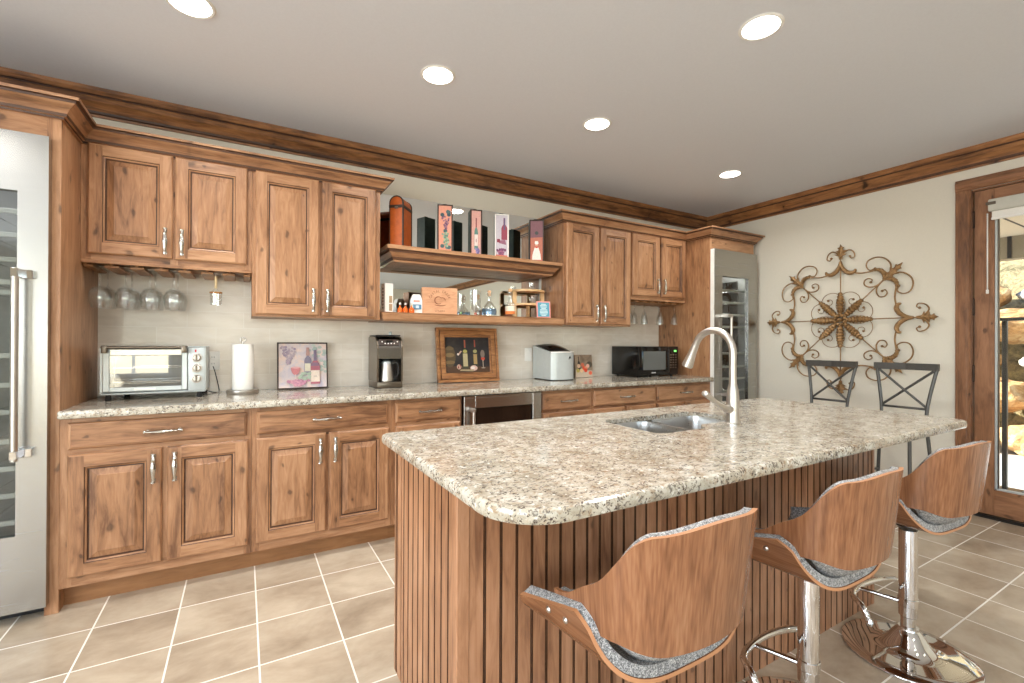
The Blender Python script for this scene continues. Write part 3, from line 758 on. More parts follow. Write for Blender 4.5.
def bowl(x0, x1, SY0):
    b = MB(); rows = []
    for o, zz in ((0, .8943), (.004, .87), (.008, .74), (.02, .712), (.045, .700)):
        rows.append([Vector((p.x, p.y, zz)) for p in offset(rounded([(x0, SY0-.004, .055), (x1, SY0-.004, .055), (x1, SY1+.004, .055), (x0, SY1+.004, .055)], 6), o)])
    V = b.grid(rows, m_sink, closed=True, flip=True); b.cap(V[-1], m_sink)
    o = part('bowl', b, t, angle=60)
    b = MB(); b.lathe([(.0, .7005), (.028, .7005), (.040, .703), (.043, .7008)], m_chrome, ((x0+x1)/2, (SY0+SY1)/2, 0), 24, capb=False, capt=False); part('drain', b, o)
xm = 1.495
bowl(SX0-.004, xm-.011, SY0); bowl(xm+.011, SX1+.004, SYR)
b = MB(); b.box(xm-.0105, xm+.0105, SY0-.003, SY1+.003, .71, .893, m_sink, .003, seg=2); part('divider', b, t)

# faucet
fx, fy = 1.636, 1.122
t = thing('kitchen_faucet', (fx, fy, CT), 'satin nickel gooseneck faucet with pull-down sprayer on the island', 'faucet')
b = MB(); b.lathe([(.0275, 0), (.0275, .006), (.0245, .010), (.0235, .07), (.0225, .11), (.0200, .135), (.0145, .16), (.0138, .18)], m_nickel, (fx, fy, CT), 28)
part('body', b, t)
b = MB(); R_ = .088; cz = 1.192
pts = [(fx, fy, 1.09), (fx, fy, 1.15)] + [(fx, fy+R_-R_*math.cos(a), cz+R_*math.sin(a)) for a in [PI*k/18 for k in range(0, 17)]]
b.tube(pts, [.0138]*len(pts), m_nickel, 16)
part('gooseneck', b, t)
e = Vector(pts[-1]); d = (e-Vector(pts[-2])).normalized()
b = MB(); b.tube([e, e+d*.008, e+d*.01, e+d*.04, e+d*.075, e+d*.098, e+d*.102], [.0142, .0150, .0150, .0165, .0205, .0235, .021], m_nickel, 20)
part('spray_head', b, t)
b = MB(); hz = CT+.062
b.tube([(fx-.018, fy, hz), (fx-.030, fy-.001, hz), (fx-.046, fy-.002, hz+.002)], [.0165, .0175, .0150], m_nickel, 18)
b.tube(crom([(fx-.036, fy-.002, hz+.002), (fx-.078, fy-.006, hz+.018), (fx-.130, fy-.010, hz+.042), (fx-.178, fy-.014, hz+.068), (fx-.188, fy-.015, hz+.072)], 5), [.0130-.0055*math.sin(PI/2*min(1, k/8)) if k < 9 else .0075+.0035*math.sin(PI/2*(k-9)/6) if k < 16 else (.0105, .0095, .0080, .0055, .0025)[k-16] for k in range(21)], m_nickel, 14, flat_=1.25)
part('lever', b, t)

# ================================================================ bar stools
def make_stool():
    t = thing('bar_stool', (0, 0, 0), 'x', 'bar stool')
    P = lambda n, b, p=t, **k: part(n, b, p, world=False, **k)
    b = MB(); b.lathe([(.212, 0), (.216, .002), (.217, .006), (.213, .010), (.17, .016), (.12, .022), (.095, .026), (.080, .034), (.066, .052), (.050, .078), (.038, .094), (.034, .098), (.034, .106)], m_chrome, n=64)
    P('base_plate', b, angle=60)
    b = MB(); b.lathe([(.024, .100), (.024, .48)], m_chrome, n=32); P('gas_lift_column', b)
    b = MB(); b.lathe([(.0290, .148), (.0305, .150), (.0305, .490), (.029, .492)], m_chrome, n=32); P('column_sleeve', b)
    b = MB(); zf = .205; r = .0115
    arc = [(-.200, .040, zf-.045), (-.204, .050, zf-.018), (-.196, .070, zf)] + [(.180*math.sin(a), .085+.066*math.cos(a), zf) for a in [math.radians(-66+128*k/14) for k in range(15)]]
    b.tube(crom(arc, 3), r, m_chrome, 12)
    for s in (-1,):
        b.lathe([(.0, -.016), (.009, -.013), (.0135, 0), (.009, .013), (0, .016)], m_chrome, (s*.200, .036, zf-.052), 14, capb=False, capt=False)
    b.cyl((-.016, .020, zf-.004), (-.062, .146, zf-.002), .0085, m_chrome, 12)
    b.lathe([(.0320, zf-.016), (.0335, zf-.014), (.0335, zf+.014), (.0320, zf+.016)], m_chrome, n=32)
    P('footrest', b)
    b = MB(); b.lathe([(.034, .494), (.050, .505), (.052, .5285)], m_black, n=24); P('seat_plate', b)
    b = MB(); b.tube(crom([(.02, .0, .512), (.10, -.01, .508), (.145, -.015, .492), (.175, -.02, .474)], 4), .005, m_chrome, 8); P('height_lever', b)
    # seat shell: a U-shaped bent sheet open to front and back
    SY, EX, EZ, ZB = -.068, .2400, .2129, .5288
    def wing(y): return max(0, (y+.08)/.30)
    def shell(inset, ends):
        """surface rows over the U angle; inset moves inwards"""
        rows = []; N = 44
        for k in range(N+1):
            a = math.radians(-86+172*k/N); q = abs(a)/math.radians(86)
            ex = EX-inset; sa, ca = math.sin(a), math.cos(a)
            yr = -.0745+.0762*q*q+.030*max(0, (q-.88)/.12)**2+ends[0]; yf = .252-.014*(1-q*q)-ends[1]; row = []
            for j in range(17):
                y = yr+(yf-yr)*j/16; u = wing(y)
                x = ex*math.copysign(abs(sa)**(.582+.22*u), sa)
                row.append((x, y+SY, ZB+inset+(EZ-inset)*(1-abs(ca)**.614)*(1-.54*u)))
            rows.append(row)
        return rows
    def solidify(outer, inner, mo, mi_, me_):
        b = MB(); A = b.grid(outer, mo); B_ = b.grid(inner, mi_, flip=True)
        n, k = len(A), len(A[0])
        loop = [A[0][j] for j in range(k)] + [A[i][k-1] for i in range(1, n)] + [A[n-1][j] for j in range(k-2, -1, -1)] + [A[i][0] for i in range(n-2, 0, -1)]
        lin = [B_[0][j] for j in range(k)] + [B_[i][k-1] for i in range(1, n)] + [B_[n-1][j] for j in range(k-2, -1, -1)] + [B_[i][0] for i in range(n-2, 0, -1)]
        ii = b.mi(me_)
        for q in range(len(loop)):
            j = (q+1) % len(loop); f = b.bm.faces.new([loop[q], lin[q], lin[j], loop[j]]); f.material_index = ii; f.smooth = True
        bmesh.ops.recalc_face_normals(b.bm, faces=b.bm.faces[:]); return b
    sh = P('seat_shell', solidify(shell(0, (0, 0)), shell(.008, (.001, .001)), walx, walx, plyedge), angle=50)
    cu = P('seat_cushion', solidify(shell(.0085, (.004, .006)), [[(p[0], p[1], p[2]+.010*math.exp(-(p[0]/.12)**2)) for p in r] for r in shell(.027, (.006, .010))], m_tweed, m_tweed, m_tweed), angle=80)
    for s in (-1, 1):
        for y, zz in ((.127, .622), (.064, .630)):
            b = MB(); u = wing(y); q = max(0, 1-(zz-ZB)/(EZ*(1-.54*u)))**(1/.614); x = EX*math.sqrt(max(0, 1-q*q))**(.582+.22*u); y += SY
            M = Matrix.Translation((s*(x+.001), y, zz)) @ Matrix.Rotation(s*PI/2, 4, 'Y')
            b.lathe([(.0075, -.004), (.0075, .001), (.004, .004)], m_nickel, n=12, M=M); part('bolt', b, sh, world=False)
    # wrap-around back
    def sst(a, b_, x): x = max(0, min(1, (x-a)/(b_-a))); return x*x*(3-2*x)
    def back(inset, dz=0., dend=0., low=0.):
        rows = []; N = 60; LIM = 116-dend
        for k in range(N+1):
            ph = -LIM+2*LIM*k/N; q = abs(ph)
            zt = .8704-.012*sst(0, 36, q)-.1244*sst(36, 93, q)-.075*sst(86, 114, q)-dz
            zb = .609+.024*sst(30, 66, q)-.006*sst(70, 110, q)+dz-low*(1-sst(40, 80, q))
            row = []
            for j in range(13):
                zz = zb+(zt-zb)*j/12; tp = .831+.169*(zz-.60)/.27
                a = math.radians(min(q, 90)); rx = .2755*tp-inset; lim = .2330-inset
                x = max(rx*math.sin(a), 1e-4); x = (x**-7+lim**-7)**(-1/7)
                y = -(.2755*.55*tp-inset)*math.cos(a)
                if q > 90: y = (q-90)/26*.140
                if low: k_ = max(0, (.609+.024*sst(30, 66, q)-zz)/.055); y += .045*k_; x *= 1-.14*k_
                row.append((math.copysign(x, ph), y+SY, zz))
            rows.append(row)
        return rows
    P('backrest', solidify(back(0), back(.011, .0005), walnut, walnut, plyedge), angle=50)
    P('back_cushion', solidify(back(.0115, .002, 1, .055), back(.028, .0, 1, .055), m_tweed, m_tweed, m_tweed), angle=80)
    return t
st = make_stool()
for k, (x, y, rz, dz, lab) in enumerate([(.846, .818, 0, -.005, 'nearest bar stool, cut by the bottom edge, bent walnut back and grey tweed seat'),
                                     (1.570, .810, 0, -.004, 'middle bar stool of the three in front of the island'),
                                     (2.296, .808, -4, .005, 'farthest bar stool, its round chrome base in full view')]):
    o = st if k == 0 else copy_tree(st)
    for ch in o.children:
        if ch.name.split('.')[0] in ('seat_plate', 'height_lever', 'seat_shell', 'seat_cushion', 'backrest', 'back_cushion', 'gas_lift_column'): ch.location.z = dz
    o.location = (x, y, 0); o.rotation_euler = (0, 0, math.radians(rz)); o['label'] = lab; o['group'] = 'bentwood bar stools at the island'

# ================================================================ metal cross-back chairs by the right wall
def make_xchair():
    t = thing('metal_chair', (0, 0, 0), 'x', 'chair')
    P = lambda n, b, p=t: part(n, b, p, world=False)      # faces -X; back at +X
    w = lambda zz: .128 + .052*max(0, (zz-.72)/.36)**1.3 if zz > .72 else .130+.05*(.72-zz)/.72
    xb = lambda zz: .17 + .05*max(0, (zz-.62)/.46)**1.4 + .05*(max(0, .62-zz)/.62)
    def bar(pts, r=.011): b = MB(); b.tube(pts, r, m_iron, 8); return b
    for s in (-1, 1):
        P('rear_leg', bar([(xb(q), s*w(q), q) for q in [0, .15, .3, .45, .62, .72, .80, .88, .96, 1.03, 1.06]], .0115))
        P('front_leg', bar([(-.19-.03*(.62-q)/.62, s*(.165+.015*(.62-q)/.62), q) for q in (0, .3, .62)], .011))
    b = MB()
    rows = [[(xb(1.06)+.012*(1-abs(y))-.018+dx, y*.190, 1.068+zz) for dx, zz in ((0, -.024), (0, .024), (.016, .024), (.016, -.024))] for y in [-1+.2*k for k in range(11)]]
    V = b.grid(rows, m_iron, closed=True, smooth=False); b.cap(V[0], m_iron, True); b.cap(V[-1], m_iron)
    P('top_rail', b)
    P('cross_bar', bar([(xb(1.03), -w(1.03)+.012, 1.04), (xb(.9)+.004, 0, .90), (xb(.80), w(.80)-.006, .785)], .0085))
    P('cross_bar', bar([(xb(1.03), w(1.03)-.012, 1.04), (xb(.9)-.004, 0, .90), (xb(.80), -w(.80)+.006, .785)], .0085))
    P('lower_rail', bar([(xb(.78), -w(.78), .775), (xb(.78), w(.78), .775)], .0085))
    b = MB(); slab(b, rounded([(-.20, -.19, .04), (.16, -.19, .04), (.16, .19, .04), (-.20, .19, .04)], 5), .615, .655, m_black, (), .012); P('seat', b)
    b = MB()
    for z0, (xa, ya, xc, yc) in ((.22, (-.205, -.172, -.205, .172)), (.26, (.19, -.165, .19, .165)), (.30, (-.205, -.172, .185, -.16)), (.30, (-.205, .172, .185, .16))):
        b.tube([(xa, ya, z0), (xc, yc, z0)], .008, m_iron, 8)
    P('stretcher', b)
    return t
xc = make_xchair()
for k, (x, y, rz, lab) in enumerate([(3.93, 1.965, 0, 'grey metal cross-back chair directly under the wall scrollwork, farther from the door'),
                                     (3.93, 1.475, 0, 'grey metal cross-back chair nearer the patio door')]):
    o = xc if k == 0 else copy_tree(xc)
    o.location = (x, y, 0); o.rotation_euler = (0, 0, math.radians(rz)); o['label'] = lab; o['group'] = 'metal cross-back chairs by the right wall'

# ================================================================ wall scrollwork
AY, AZ, AX = 2.075, 1.438, RX-.030
t = thing('wall_scrollwork', (RX-.002, AY, AZ), 'round aged bronze metal scrollwork with leaves on the cream wall', 'wall decoration')
K = .00118
def tr8(k, mir):
    a = k*PI/2
    def f(p):
        x, y = p
        if mir: x = -x
        x, y = x*math.cos(a)-y*math.sin(a), x*math.sin(a)+y*math.cos(a)
        return x, y
    return f
def w3(p, dx=0.): return (AX+dx, AY-p[0], AZ+p[1])
def pp(x, y): return ((x-570)*K, (600-y)*K)       # crop pixels to metres from the centre
def leaf(b, base, tip, wd, n=3, dx=0.):
    """toothed acanthus leaf with a raised rib"""
    B_, T_ = Vector(base), Vector(tip); d = T_-B_; nrm = Vector((-d.y, d.x)).normalized()
    prof = [(0, .16), (.06, .30), (.20, 1.), (.24, .45), (.34, .42), (.50, .86), (.53, .40), (.62, .34), (.76, .55), (.79, .26), (1, 0)]
    up = [B_+d*u+nrm*wd*a for u, a in prof]; dn = [B_+d*u-nrm*wd*a for u, a in prof]; mid = [B_+d*u for u, a in prof]
    for k in range(len(prof)-1):
        for side in (up, dn):
            q = [w3(mid[k], -.010+dx), w3(mid[k+1], -.010+dx), w3(side[k+1], .002+dx), w3(side[k], .002+dx)]
            b.face(q, m_bronze, False)
            b.face([w3(mid[k], .004+dx), w3(side[k], .006+dx), w3(side[k+1], .006+dx), w3(mid[k+1], .004+dx)], m_bronze, False)
b1 = MB(); b4 = MB()
for k in range(4):
    f0 = tr8(k, False)
    b1.tube([w3(f0(pp(570, 560))), w3(f0(pp(570, 115)))], .0045, m_bronze, 8)
    b1.tube([w3(f0(pp(540, 570))), w3(f0(pp(275, 305)))], .0045, m_bronze, 8)
    for q_, w_, t_ in ((pp(570, 130), .050, pp(570, 38)), (pp(288, 318), .050, pp(196, 226))):
        b2 = MB(); leaf(b2, f0(q_), f0(t_), w_); part('leaf_finial', b2, t)
    for pa, pb in ((pp(570, 570), pp(570, 395)), (pp(549, 579), pp(428, 458))):
        A_, B2 = Vector(f0(pa)), Vector(f0(pb)); L_ = (B2-A_)
        pts = [A_+L_*q/24 for q in range(25)]
        rad = [(.008+.020*math.sin(PI*min(1, (q/24)*.92+.04))**.7)*(1+.16*((q % 3)-1)) for q in range(25)]
        b3 = MB(); b3.tube([w3(p, -.006) for p in pts], rad, m_bronze, 10, flat_=.9); part('wheat_ear', b3, t)
    for mir in (False, True):
        f = tr8(k, mir)
        def curve(bb, pts, r0, r1=None, ball=True, sub=5):
            c = [w3(f(pp(*p))) for p in pts]; q = crom(c, sub); n = len(q); r1 = r1 or r0
            bb.tube(q, [r0+(r1-r0)*i/(n-1) for i in range(n)], m_bronze, 7)
            if ball: bb.lathe([(.0, -.011), (.008, -.007), (.011, 0), (.008, .007), (0, .011)], m_bronze, q[-1], 8, capb=False, capt=False)
        curve(b4, [(566, 150), (556, 112), (520, 86), (488, 102), (478, 138), (498, 150), (508, 134)], .0065, .004)
        curve(b4, [(475, 262), (430, 268), (385, 264), (340, 256)], .006, ball=False)
        curve(b4, [(303, 334), (268, 286), (262, 228), (296, 182), (345, 168), (392, 184), (406, 220), (386, 254), (352, 246)], .0065, .0045)
        curve(b4, [(303, 334), (345, 368), (385, 374), (416, 356), (416, 326), (392, 312), (370, 324), (378, 340)], .006, .004)
        # acanthus crescents
        c = [w3(f(pp(*p)), -.003) for p in [(570, 165), (562, 205), (538, 240), (505, 258), (478, 250), (472, 232)]]; q = crom(c, 5)
        b5 = MB(); b5.tube(q, [.006+.012*math.sin(PI*min(1, i/(len(q)-1)*.85+.1)) for i in range(len(q))], m_bronze, 9); part('acanthus_curl', b5, t)
        c = [w3(f(pp(*p)), -.003) for p in [(303, 334), (298, 302), (308, 272), (336, 256), (356, 262)]]; q = crom(c, 6)
        b5 = MB(); b5.tube(q, [(.006+.011*math.sin(PI*i/(len(q)-1)))*(1+.12*((i % 3)-1)) for i in range(len(q))], m_bronze, 9); part('acanthus_curl', b5, t)
        # thin inner scrolls
        curve(b4, [(560, 412), (530, 398), (490, 400), (455, 424), (440, 462)], .0028, ball=False)
        curve(b4, [(552, 545), (540, 500), (545, 455), (560, 430)], .0024, ball=False)
        curve(b4, [(440, 455), (470, 482), (505, 484), (515, 460), (500, 444), (486, 452)], .0028, .0024)
part('spokes', b1, t); part('scrolls', b4, t)
b = MB()
for q in range(8):
    a = q*PI/4+PI/8; p = (.040*math.cos(a), .040*math.sin(a))
    b.lathe([(.0, -.016), (.014, -.010), (.018, 0), (.012, .012)], m_bronze, w3(p, -.012), 10, capb=False)
b.lathe([(.0, -.022), (.016, -.014), (.022, 0), (.016, .014), (0, .022)], m_bronze, w3((0, 0), -.018), 12, capb=False, capt=False)
b.tube([(RX-.003, AY, AZ), (AX-.004, AY, AZ)], .012, m_bronze, 10)
part('centre_rosette', b, t)

# ================================================================ patio door
b = MB()
CAS = [(0, 0), (.014, 0), (.018, .006), (.018, .012), (.024, .018), (.024, .060), (.019, .066), (.019, .078), (.012, .084), (0, .084)]
def casing_v(b, y0, sgn, z0, z1):
    """vertical casing, profile (out from wall, across)"""
    b.prism([(RX-o, y0-sgn*a) for o, a in CAS], z0, z1, dor['Z'], 'XY')
casing_v(b, 1.322, 1, 0, 2.3455); casing_v(b, DY0-.082, -1, 0, 2.3455)
for o, a in ((0, 0),):
    b.prism([(RX-o_, 2.430-a_+0) for o_, a_ in CAS], DY0-.082, 1.322, dor['Y'], 'XZ')
c1 = struct('trim_4', b, 'stained wood casing around the patio door')
b = MB()
b.box(RX+.0, RX+.119, 1.232, DY1-.0005, 0, DZ-.001, dor['Z']); b.box(RX, RX+.119, DY0+.0005, DY0+.010, 0, DZ-.001, dor['Z']); b.box(RX, RX+.119, DY0+.010, 1.232, DZ-.010, DZ-.001, dor['Y'])
b.box(RX-.01, RX+.119, DY0+.011, 1.231, .0, .022, m_black)
struct('trim_5', b, 'stained wood jamb and dark threshold of the patio door')
sx0, sx1 = RX+.012, RX+.057; y0, y1, z0, z1 = DY0+.014, 1.226, .026, DZ-.014; G0, G1, GZ0, GZ1 = DY0+.125, 1.122, .205, 2.21
b = MB()
b.box(sx0, sx1, y0, G0, z0, z1, dor['Z'], .002); b.box(sx0, sx1, G1, y1, z0, z1, dor['Z'], .002)
b.box(sx0+.0005, sx1, G0, G1, z0, GZ0, dor['Y'], .001); b.box(sx0+.0005, sx1, G0, G1, GZ1, z1, dor['Y'], .001)
pd = struct('door_1', b, 'stained wood patio door with one tall glass pane')
dl = pd.location
def dpart(name, mb, label=None):
    o = part(name, mb, pd, label=label); return o
b = MB()
for q in ((G1-.012, G1, GZ0, GZ1), (G0, G0+.012, GZ0, GZ1), (G0, G1, GZ0, GZ0+.012), (G0, G1, GZ1-.012, GZ1)): b.box(sx0+.006, sx1-.004, *q, m_silver, .002)
for q in ((G1-.020, G1-.013, GZ0+.012, GZ1-.012), (G0+.013, G0+.02, GZ0+.012, GZ1-.012)): b.box(sx0+.018, sx1-.014, *q, m_dchrome)
dpart('glazing_bead', b)
b = MB(); b.box(sx0+.020, sx0+.026, G0+.012, G1-.012, GZ0+.012, GZ1-.012, m_pane); dpart('glass_pane', b)
for z_ in (.30, 1.02, 1.50, 2.13):
    b = MB(); b.cyl((RX+.006, 1.229, z_-.055), (RX+.006, 1.229, z_+.055), .0075, m_bronzed, 10)
    for q in (-.058, .058): b.lathe([(.004, -.004), (.0085, 0), (.004, .004)], m_bronzed, (RX+.006, 1.229, z_+q), 10)
    dpart('hinge', b)
b = MB(); b.box(sx0-.006, sx0, DY0+.05, DY0+.09, .9, 1.12, m_dchrome, .003); b.tube([(sx0-.006, DY0+.07, 1.02), (sx0-.05, DY0+.07, 1.02), (sx0-.055, DY0+.17, 1.02)], .009, m_dchrome, 10); dpart('lever_handle', b)
t = thing('roller_shade', (RX, .68, 2.12), 'raised roller shade in a pale cassette across the top of the patio door', 'window shade')
b = MB(); b.box(RX-.052, RX-.0, G0-.02, 1.142, 2.160, 2.245, m_rackw, .010, seg=2); part('cassette', b, t)
b = MB(); b.box(RX-.030, RX-.027, G0, 1.125, 2.115, 2.16, m_paper); b.box(RX-.036, RX-.020, G0, 1.128, 2.100, 2.118, m_white, .003); part('shade_fabric', b, t)
b = MB(); b.box(RX-.056, RX-.050, 1.10, 1.150, 2.205, 2.225, m_dchrome, .001); part('end_bracket', b, t)
b = MB(); b.tube([(RX-.035, 1.146, 2.15), (RX-.035, 1.146, 1.60)], .004, m_white, 8); b.box(RX-.042, RX-.028, 1.139, 1.153, 1.585, 1.615, m_white, .003); part('pull_cord', b, t)

# ================================================================ patio outside
m_conc = speck('patio_concrete', srgb(196, 196, 194), .08, 9, .8)
m_soffit = None
x_ = NT('porch_soffit_boards'); v_ = x_.coord(rand=False); sp = x_.n('SeparateXYZ'); x_.t.links.new(v_, sp.inputs[0])
fr_ = x_.math('FRACT', x_.math('DIVIDE', x_.math('ADD', sp.outputs[1], 40.), .30))
x_.set(x_.b.inputs['Base Color'], x_.mix(x_.math('LESS_THAN', fr_, .07), srgb(214, 200, 176), srgb(58, 50, 44))); x_.b.inputs['Roughness'].default_value = .7
m_soffit = x_.m
def rockmat(name, cols, sc):
    x = NT(name); v = x.coord(); n = x.noise(v, sc, 7, .65, .9); n2 = x.noise(v, sc*5, 5, .6, .4)
    x.set(x.b.inputs['Base Color'], x.ramp(x.math('ADD', x.math('MULTIPLY', n, .65), x.math('MULTIPLY', n2, .35)), cols)); x.b.inputs['Roughness'].default_value = .9
    x.bump(n2, .8, .03); return x.m
m_rg = rockmat('grey_boulder_stone', [(.34, srgb(112, 106, 98)), (.48, srgb(168, 166, 160)), (.64, srgb(214, 214, 210))], 3)
m_rt = rockmat('tan_boulder_stone', [(.34, srgb(120, 84, 54)), (.48, srgb(190, 146, 96)), (.64, srgb(226, 196, 150))], 3)
m_leafy = rockmat('dry_hillside_soil', [(.36, srgb(92, 84, 52)), (.5, srgb(150, 134, 98)), (.64, srgb(196, 172, 118))], 6)
b = MB(); b.box(RX+.12, 9.5, -4, 6, -.12, -.02, m_conc); struct('ground_patio', b, 'pale concrete patio beyond the glass door')
b = MB(); b.box(RX+.12, 7.2, -3, 3.0, 2.38, 2.44, m_soffit); struct('porch_ceiling', b, 'boarded porch ceiling over the patio')
b = MB(); b.box(7.05, 7.20, -3, 3.0, 2.14, 2.38, flat(150, 138, 118))
for q in range(12): b.box(7.035, 7.05, -2.9+.5*q, -2.87+.5*q, 2.15, 2.38, m_dark)
struct('porch_beam', b, 'beige beam at the outer edge of the porch ceiling')
random.seed(11)
def boulder(x, y, z_, sx, sy, sz, mat, lab, seed):
    rnd = random.Random(seed); b = MB(); i = b.mi(mat)
    r = bmesh.ops.create_icosphere(b.bm, subdivisions=4, radius=1)
    cuts = [(Vector((rnd.uniform(-1, 1), rnd.uniform(-1, 1), rnd.uniform(-1, 1))).normalized(), rnd.uniform(.55, .85)) for _ in range(12)]
    for v in r['verts']:
        p = v.co.copy()
        for n_, d_ in cuts:
            e_ = p.dot(n_)-d_
            if e_ > 0: p -= n_*e_*.92
        w_ = 1+.05*math.sin(p.x*9+seed)+.04*math.sin(p.y*13+p.z*7)
        v.co = Vector((x+p.x*sx*w_, y+p.y*sy*w_, z_+p.z*sz*w_))
    for f in b.bm.faces: f.material_index = i
    tag(part('boulder', b), lab, 'rock', 'boulders of the retaining wall')
rb = random.Random(21); kk = 0
for ci, (z_, x_) in enumerate([(.16, 7.72), (.60, 7.86), (1.03, 8.02), (1.45, 8.20), (1.86, 8.42)]):
    for ri, y_ in enumerate([.35, 1.35, 2.38] if ci % 2 == 0 else [.80, 1.84, 2.90]):
        tan = (ci+ri*2+(ci > 2)) % 3 != 1 if ci < 3 else (ri+ci) % 2 == 0
        cw_ = 'tan' if tan else 'grey'
        boulder(x_, y_, z_, .40, .495*rb.uniform(.96, 1.02), .235*rb.uniform(.95, 1.03), m_rt if tan else m_rg,
                '%s boulder in the %s course of the retaining wall, %s in its row' % (cw_, ['bottom', 'second', 'middle', 'fourth', 'top'][ci], ['nearest the viewer', 'in the centre', 'farthest'][ri]), kk+3); kk += 1
b = MB()
rows = [[(x_, -4+.5*i, zz_+.06*math.sin(i*1.7+j*2.3)) for j, (x_, zz_) in enumerate([(8.18, -.1), (8.40, .8), (8.70, 1.7), (9.0, 2.15), (10, 2.7), (11.5, 3.6), (14, 5)])] for i in range(22)]
b.grid(rows, m_leafy); o = part('hillside', b); o['kind'] = 'structure'; o['label'] = 'dry planted hillside behind the retaining boulders'
t = thing('plant_stand', (5.6, 1.34, -.02), 'black metal stand with a flat arm outside the glass door', 'stand')
b = MB(); b.box(5.58, 5.62, 1.295, 1.325, -.02, 1.43, m_black, .003); part('post', b, t)
b = MB(); b.box(5.58, 5.61, 1.365, 1.380, -.02, 1.43, m_black, .003); part('post', b, t)
b = MB(); b.box(5.54, 5.66, 1.14, 1.40, 1.43, 1.455, m_black, .004); part('arm', b, t)
b = MB(); b.box(5.48, 5.72, 1.22, 1.46, -.02, .0, m_black, .004); part('foot', b, t)

# ================================================================ things on the back counter
# toaster oven
ox0, ox1, oy, oz0, oz1 = -.642, -.184, 3.135, .945, 1.200
t = thing('toaster_oven', ((ox0+ox1)/2, 3.28, CT), 'silver toaster oven with glass door and three knobs at the left end of the counter', 'toaster oven')
dx1 = -.275
b = MB()
b.box(ox0, ox1, 3.42, 3.43, oz0, oz1, m_silver); b.box(ox0, ox1, oy+.004, 3.42, oz1-.008, oz1, m_silver, .004, seg=2); b.box(ox0, ox1, oy+.004, 3.42, oz0, oz0+.012, m_silver, .004)
b.box(ox0, ox0+.010, oy+.004, 3.42, oz0+.012, oz1-.008, m_silver); b.box(dx1+.008, ox1, oy+.004, 3.42, oz0+.012, oz1-.008, m_silver)
part('body', b, t)
b = MB(); b.box(ox0+.0105, dx1+.0075, 3.40, 3.419, oz0+.012, oz1-.008, m_cavity); b.box(ox0+.0105, dx1+.0075, oy+.02, 3.40, oz0+.0125, oz0+.016, m_cavity); b.box(ox0+.0102, ox0+.0125, oy+.02, 3.40, oz0+.017, oz1-.009, m_cavity); b.box(dx1+.0050, dx1+.0072, oy+.02, 3.40, oz0+.017, oz1-.009, m_cavity); b.box(ox0+.0128, dx1+.0048, oy+.02, 3.40, oz1-.012, oz1-.0085, m_cavity)
part('oven_cavity', b, t)
b = MB()
for z_ in (1.01, 1.085):
    for yy in (3.17, 3.39): b.tube([(ox0+.012, yy, z_), (dx1+.006, yy, z_)], .0022, m_chrome, 6)
for q in range(11): b.tube([(ox0+.03+q*.031, 3.17, 1.085), (ox0+.03+q*.031, 3.39, 1.085)], .0014, m_chrome, 5)
b.box(ox0+.04, dx1-.03, 3.18, 3.38, .998, 1.004, m_steel, .002)
b.tube(crom([(ox0+.03, 3.24, .975), (ox0+.05, 3.24, 1.14), (ox0+.08, 3.24, 1.165), (dx1-.06, 3.24, 1.165)], 6), .003, m_rackw, 6)
part('rack', b, t)
b = MB()
for q in ((ox0+.012, ox0+.040, .962, 1.185), (dx1-.020, dx1+.006, .962, 1.185)): b.box(q[0], q[1], oy-.008, oy+.004, q[2], q[3], m_silver, .003)
b.box(ox0+.040, dx1-.020, oy-.0075, oy+.004, .962, .985, m_silver, .002); b.box(ox0+.040, dx1-.020, oy-.0075, oy+.004, 1.152, 1.185, m_steel, .002)
d_ = part('door', b, t)
b = MB(); b.box(ox0+.041, dx1-.021, oy-.003, oy+.001, .986, 1.151, m_glass); part('glass_pane', b, d_)
b = MB(); b.box(-.50, -.41, oy-.0095, oy-.0078, .968, .978, m_white); part('name_plate', b, d_, label='pale raised strip without readable lettering')
b = MB(); b.tube([(ox0+.022, oy-.040, 1.195), (dx1-.004, oy-.040, 1.195)], .0075, m_dchrome, 12)
for x in (ox0+.024, dx1-.006): b.box(x-.012, x+.012, oy-.048, oy+.0, 1.165, 1.205, m_dchrome, .004, seg=2)
part('handle', b, d_)
b = MB(); b.box(dx1+.010, ox1-.004, oy-.006, oy+.004, .955, 1.192, m_silver, .004, seg=2); cp = part('control_panel', b, t)
for z_ in (1.138, 1.080, 1.021):
    M = Matrix.Translation(((dx1+ox1)/2+.003, oy-.006, z_)) @ Matrix.Rotation(PI/2, 4, 'X')
    b = MB(); b.lathe([(.026, 0), (.026, .003), (.020, .004), (.0185, .016), (.015, .019)], m_nickel, n=28, M=M); b.box((dx1+ox1)/2-.001, (dx1+ox1)/2+.007, oy-.029, oy-.006, z_-.016, z_+.016, m_dchrome, .002); part('knob', b, cp)
b = MB(); b.box(-.235, -.228, oy-.0075, oy-.006, 1.168, 1.182, flat(190, 40, 40)); part('indicator_mark', b, cp)
for x, y in ((ox0+.03, 3.16), (ox0+.07, 3.38), (ox1-.03, 3.16), (ox1-.02, 3.38)):
    b = MB(); b.lathe([(.012, 0), (.014, .006), (.011, .031)], m_rubber, (x, y, CT+.0005), 14); part('foot', b, t)
b = MB(); b.tube(crom([(-.25, 3.42, .96), (-.20, 3.40, .930), (-.155, 3.36, .9185), (-.13, 3.40, .9185), (-.150, 3.445, 1.02), (-.165, 3.452, 1.075)], 6), .0028, m_black, 6); part('power_cord', b, t)

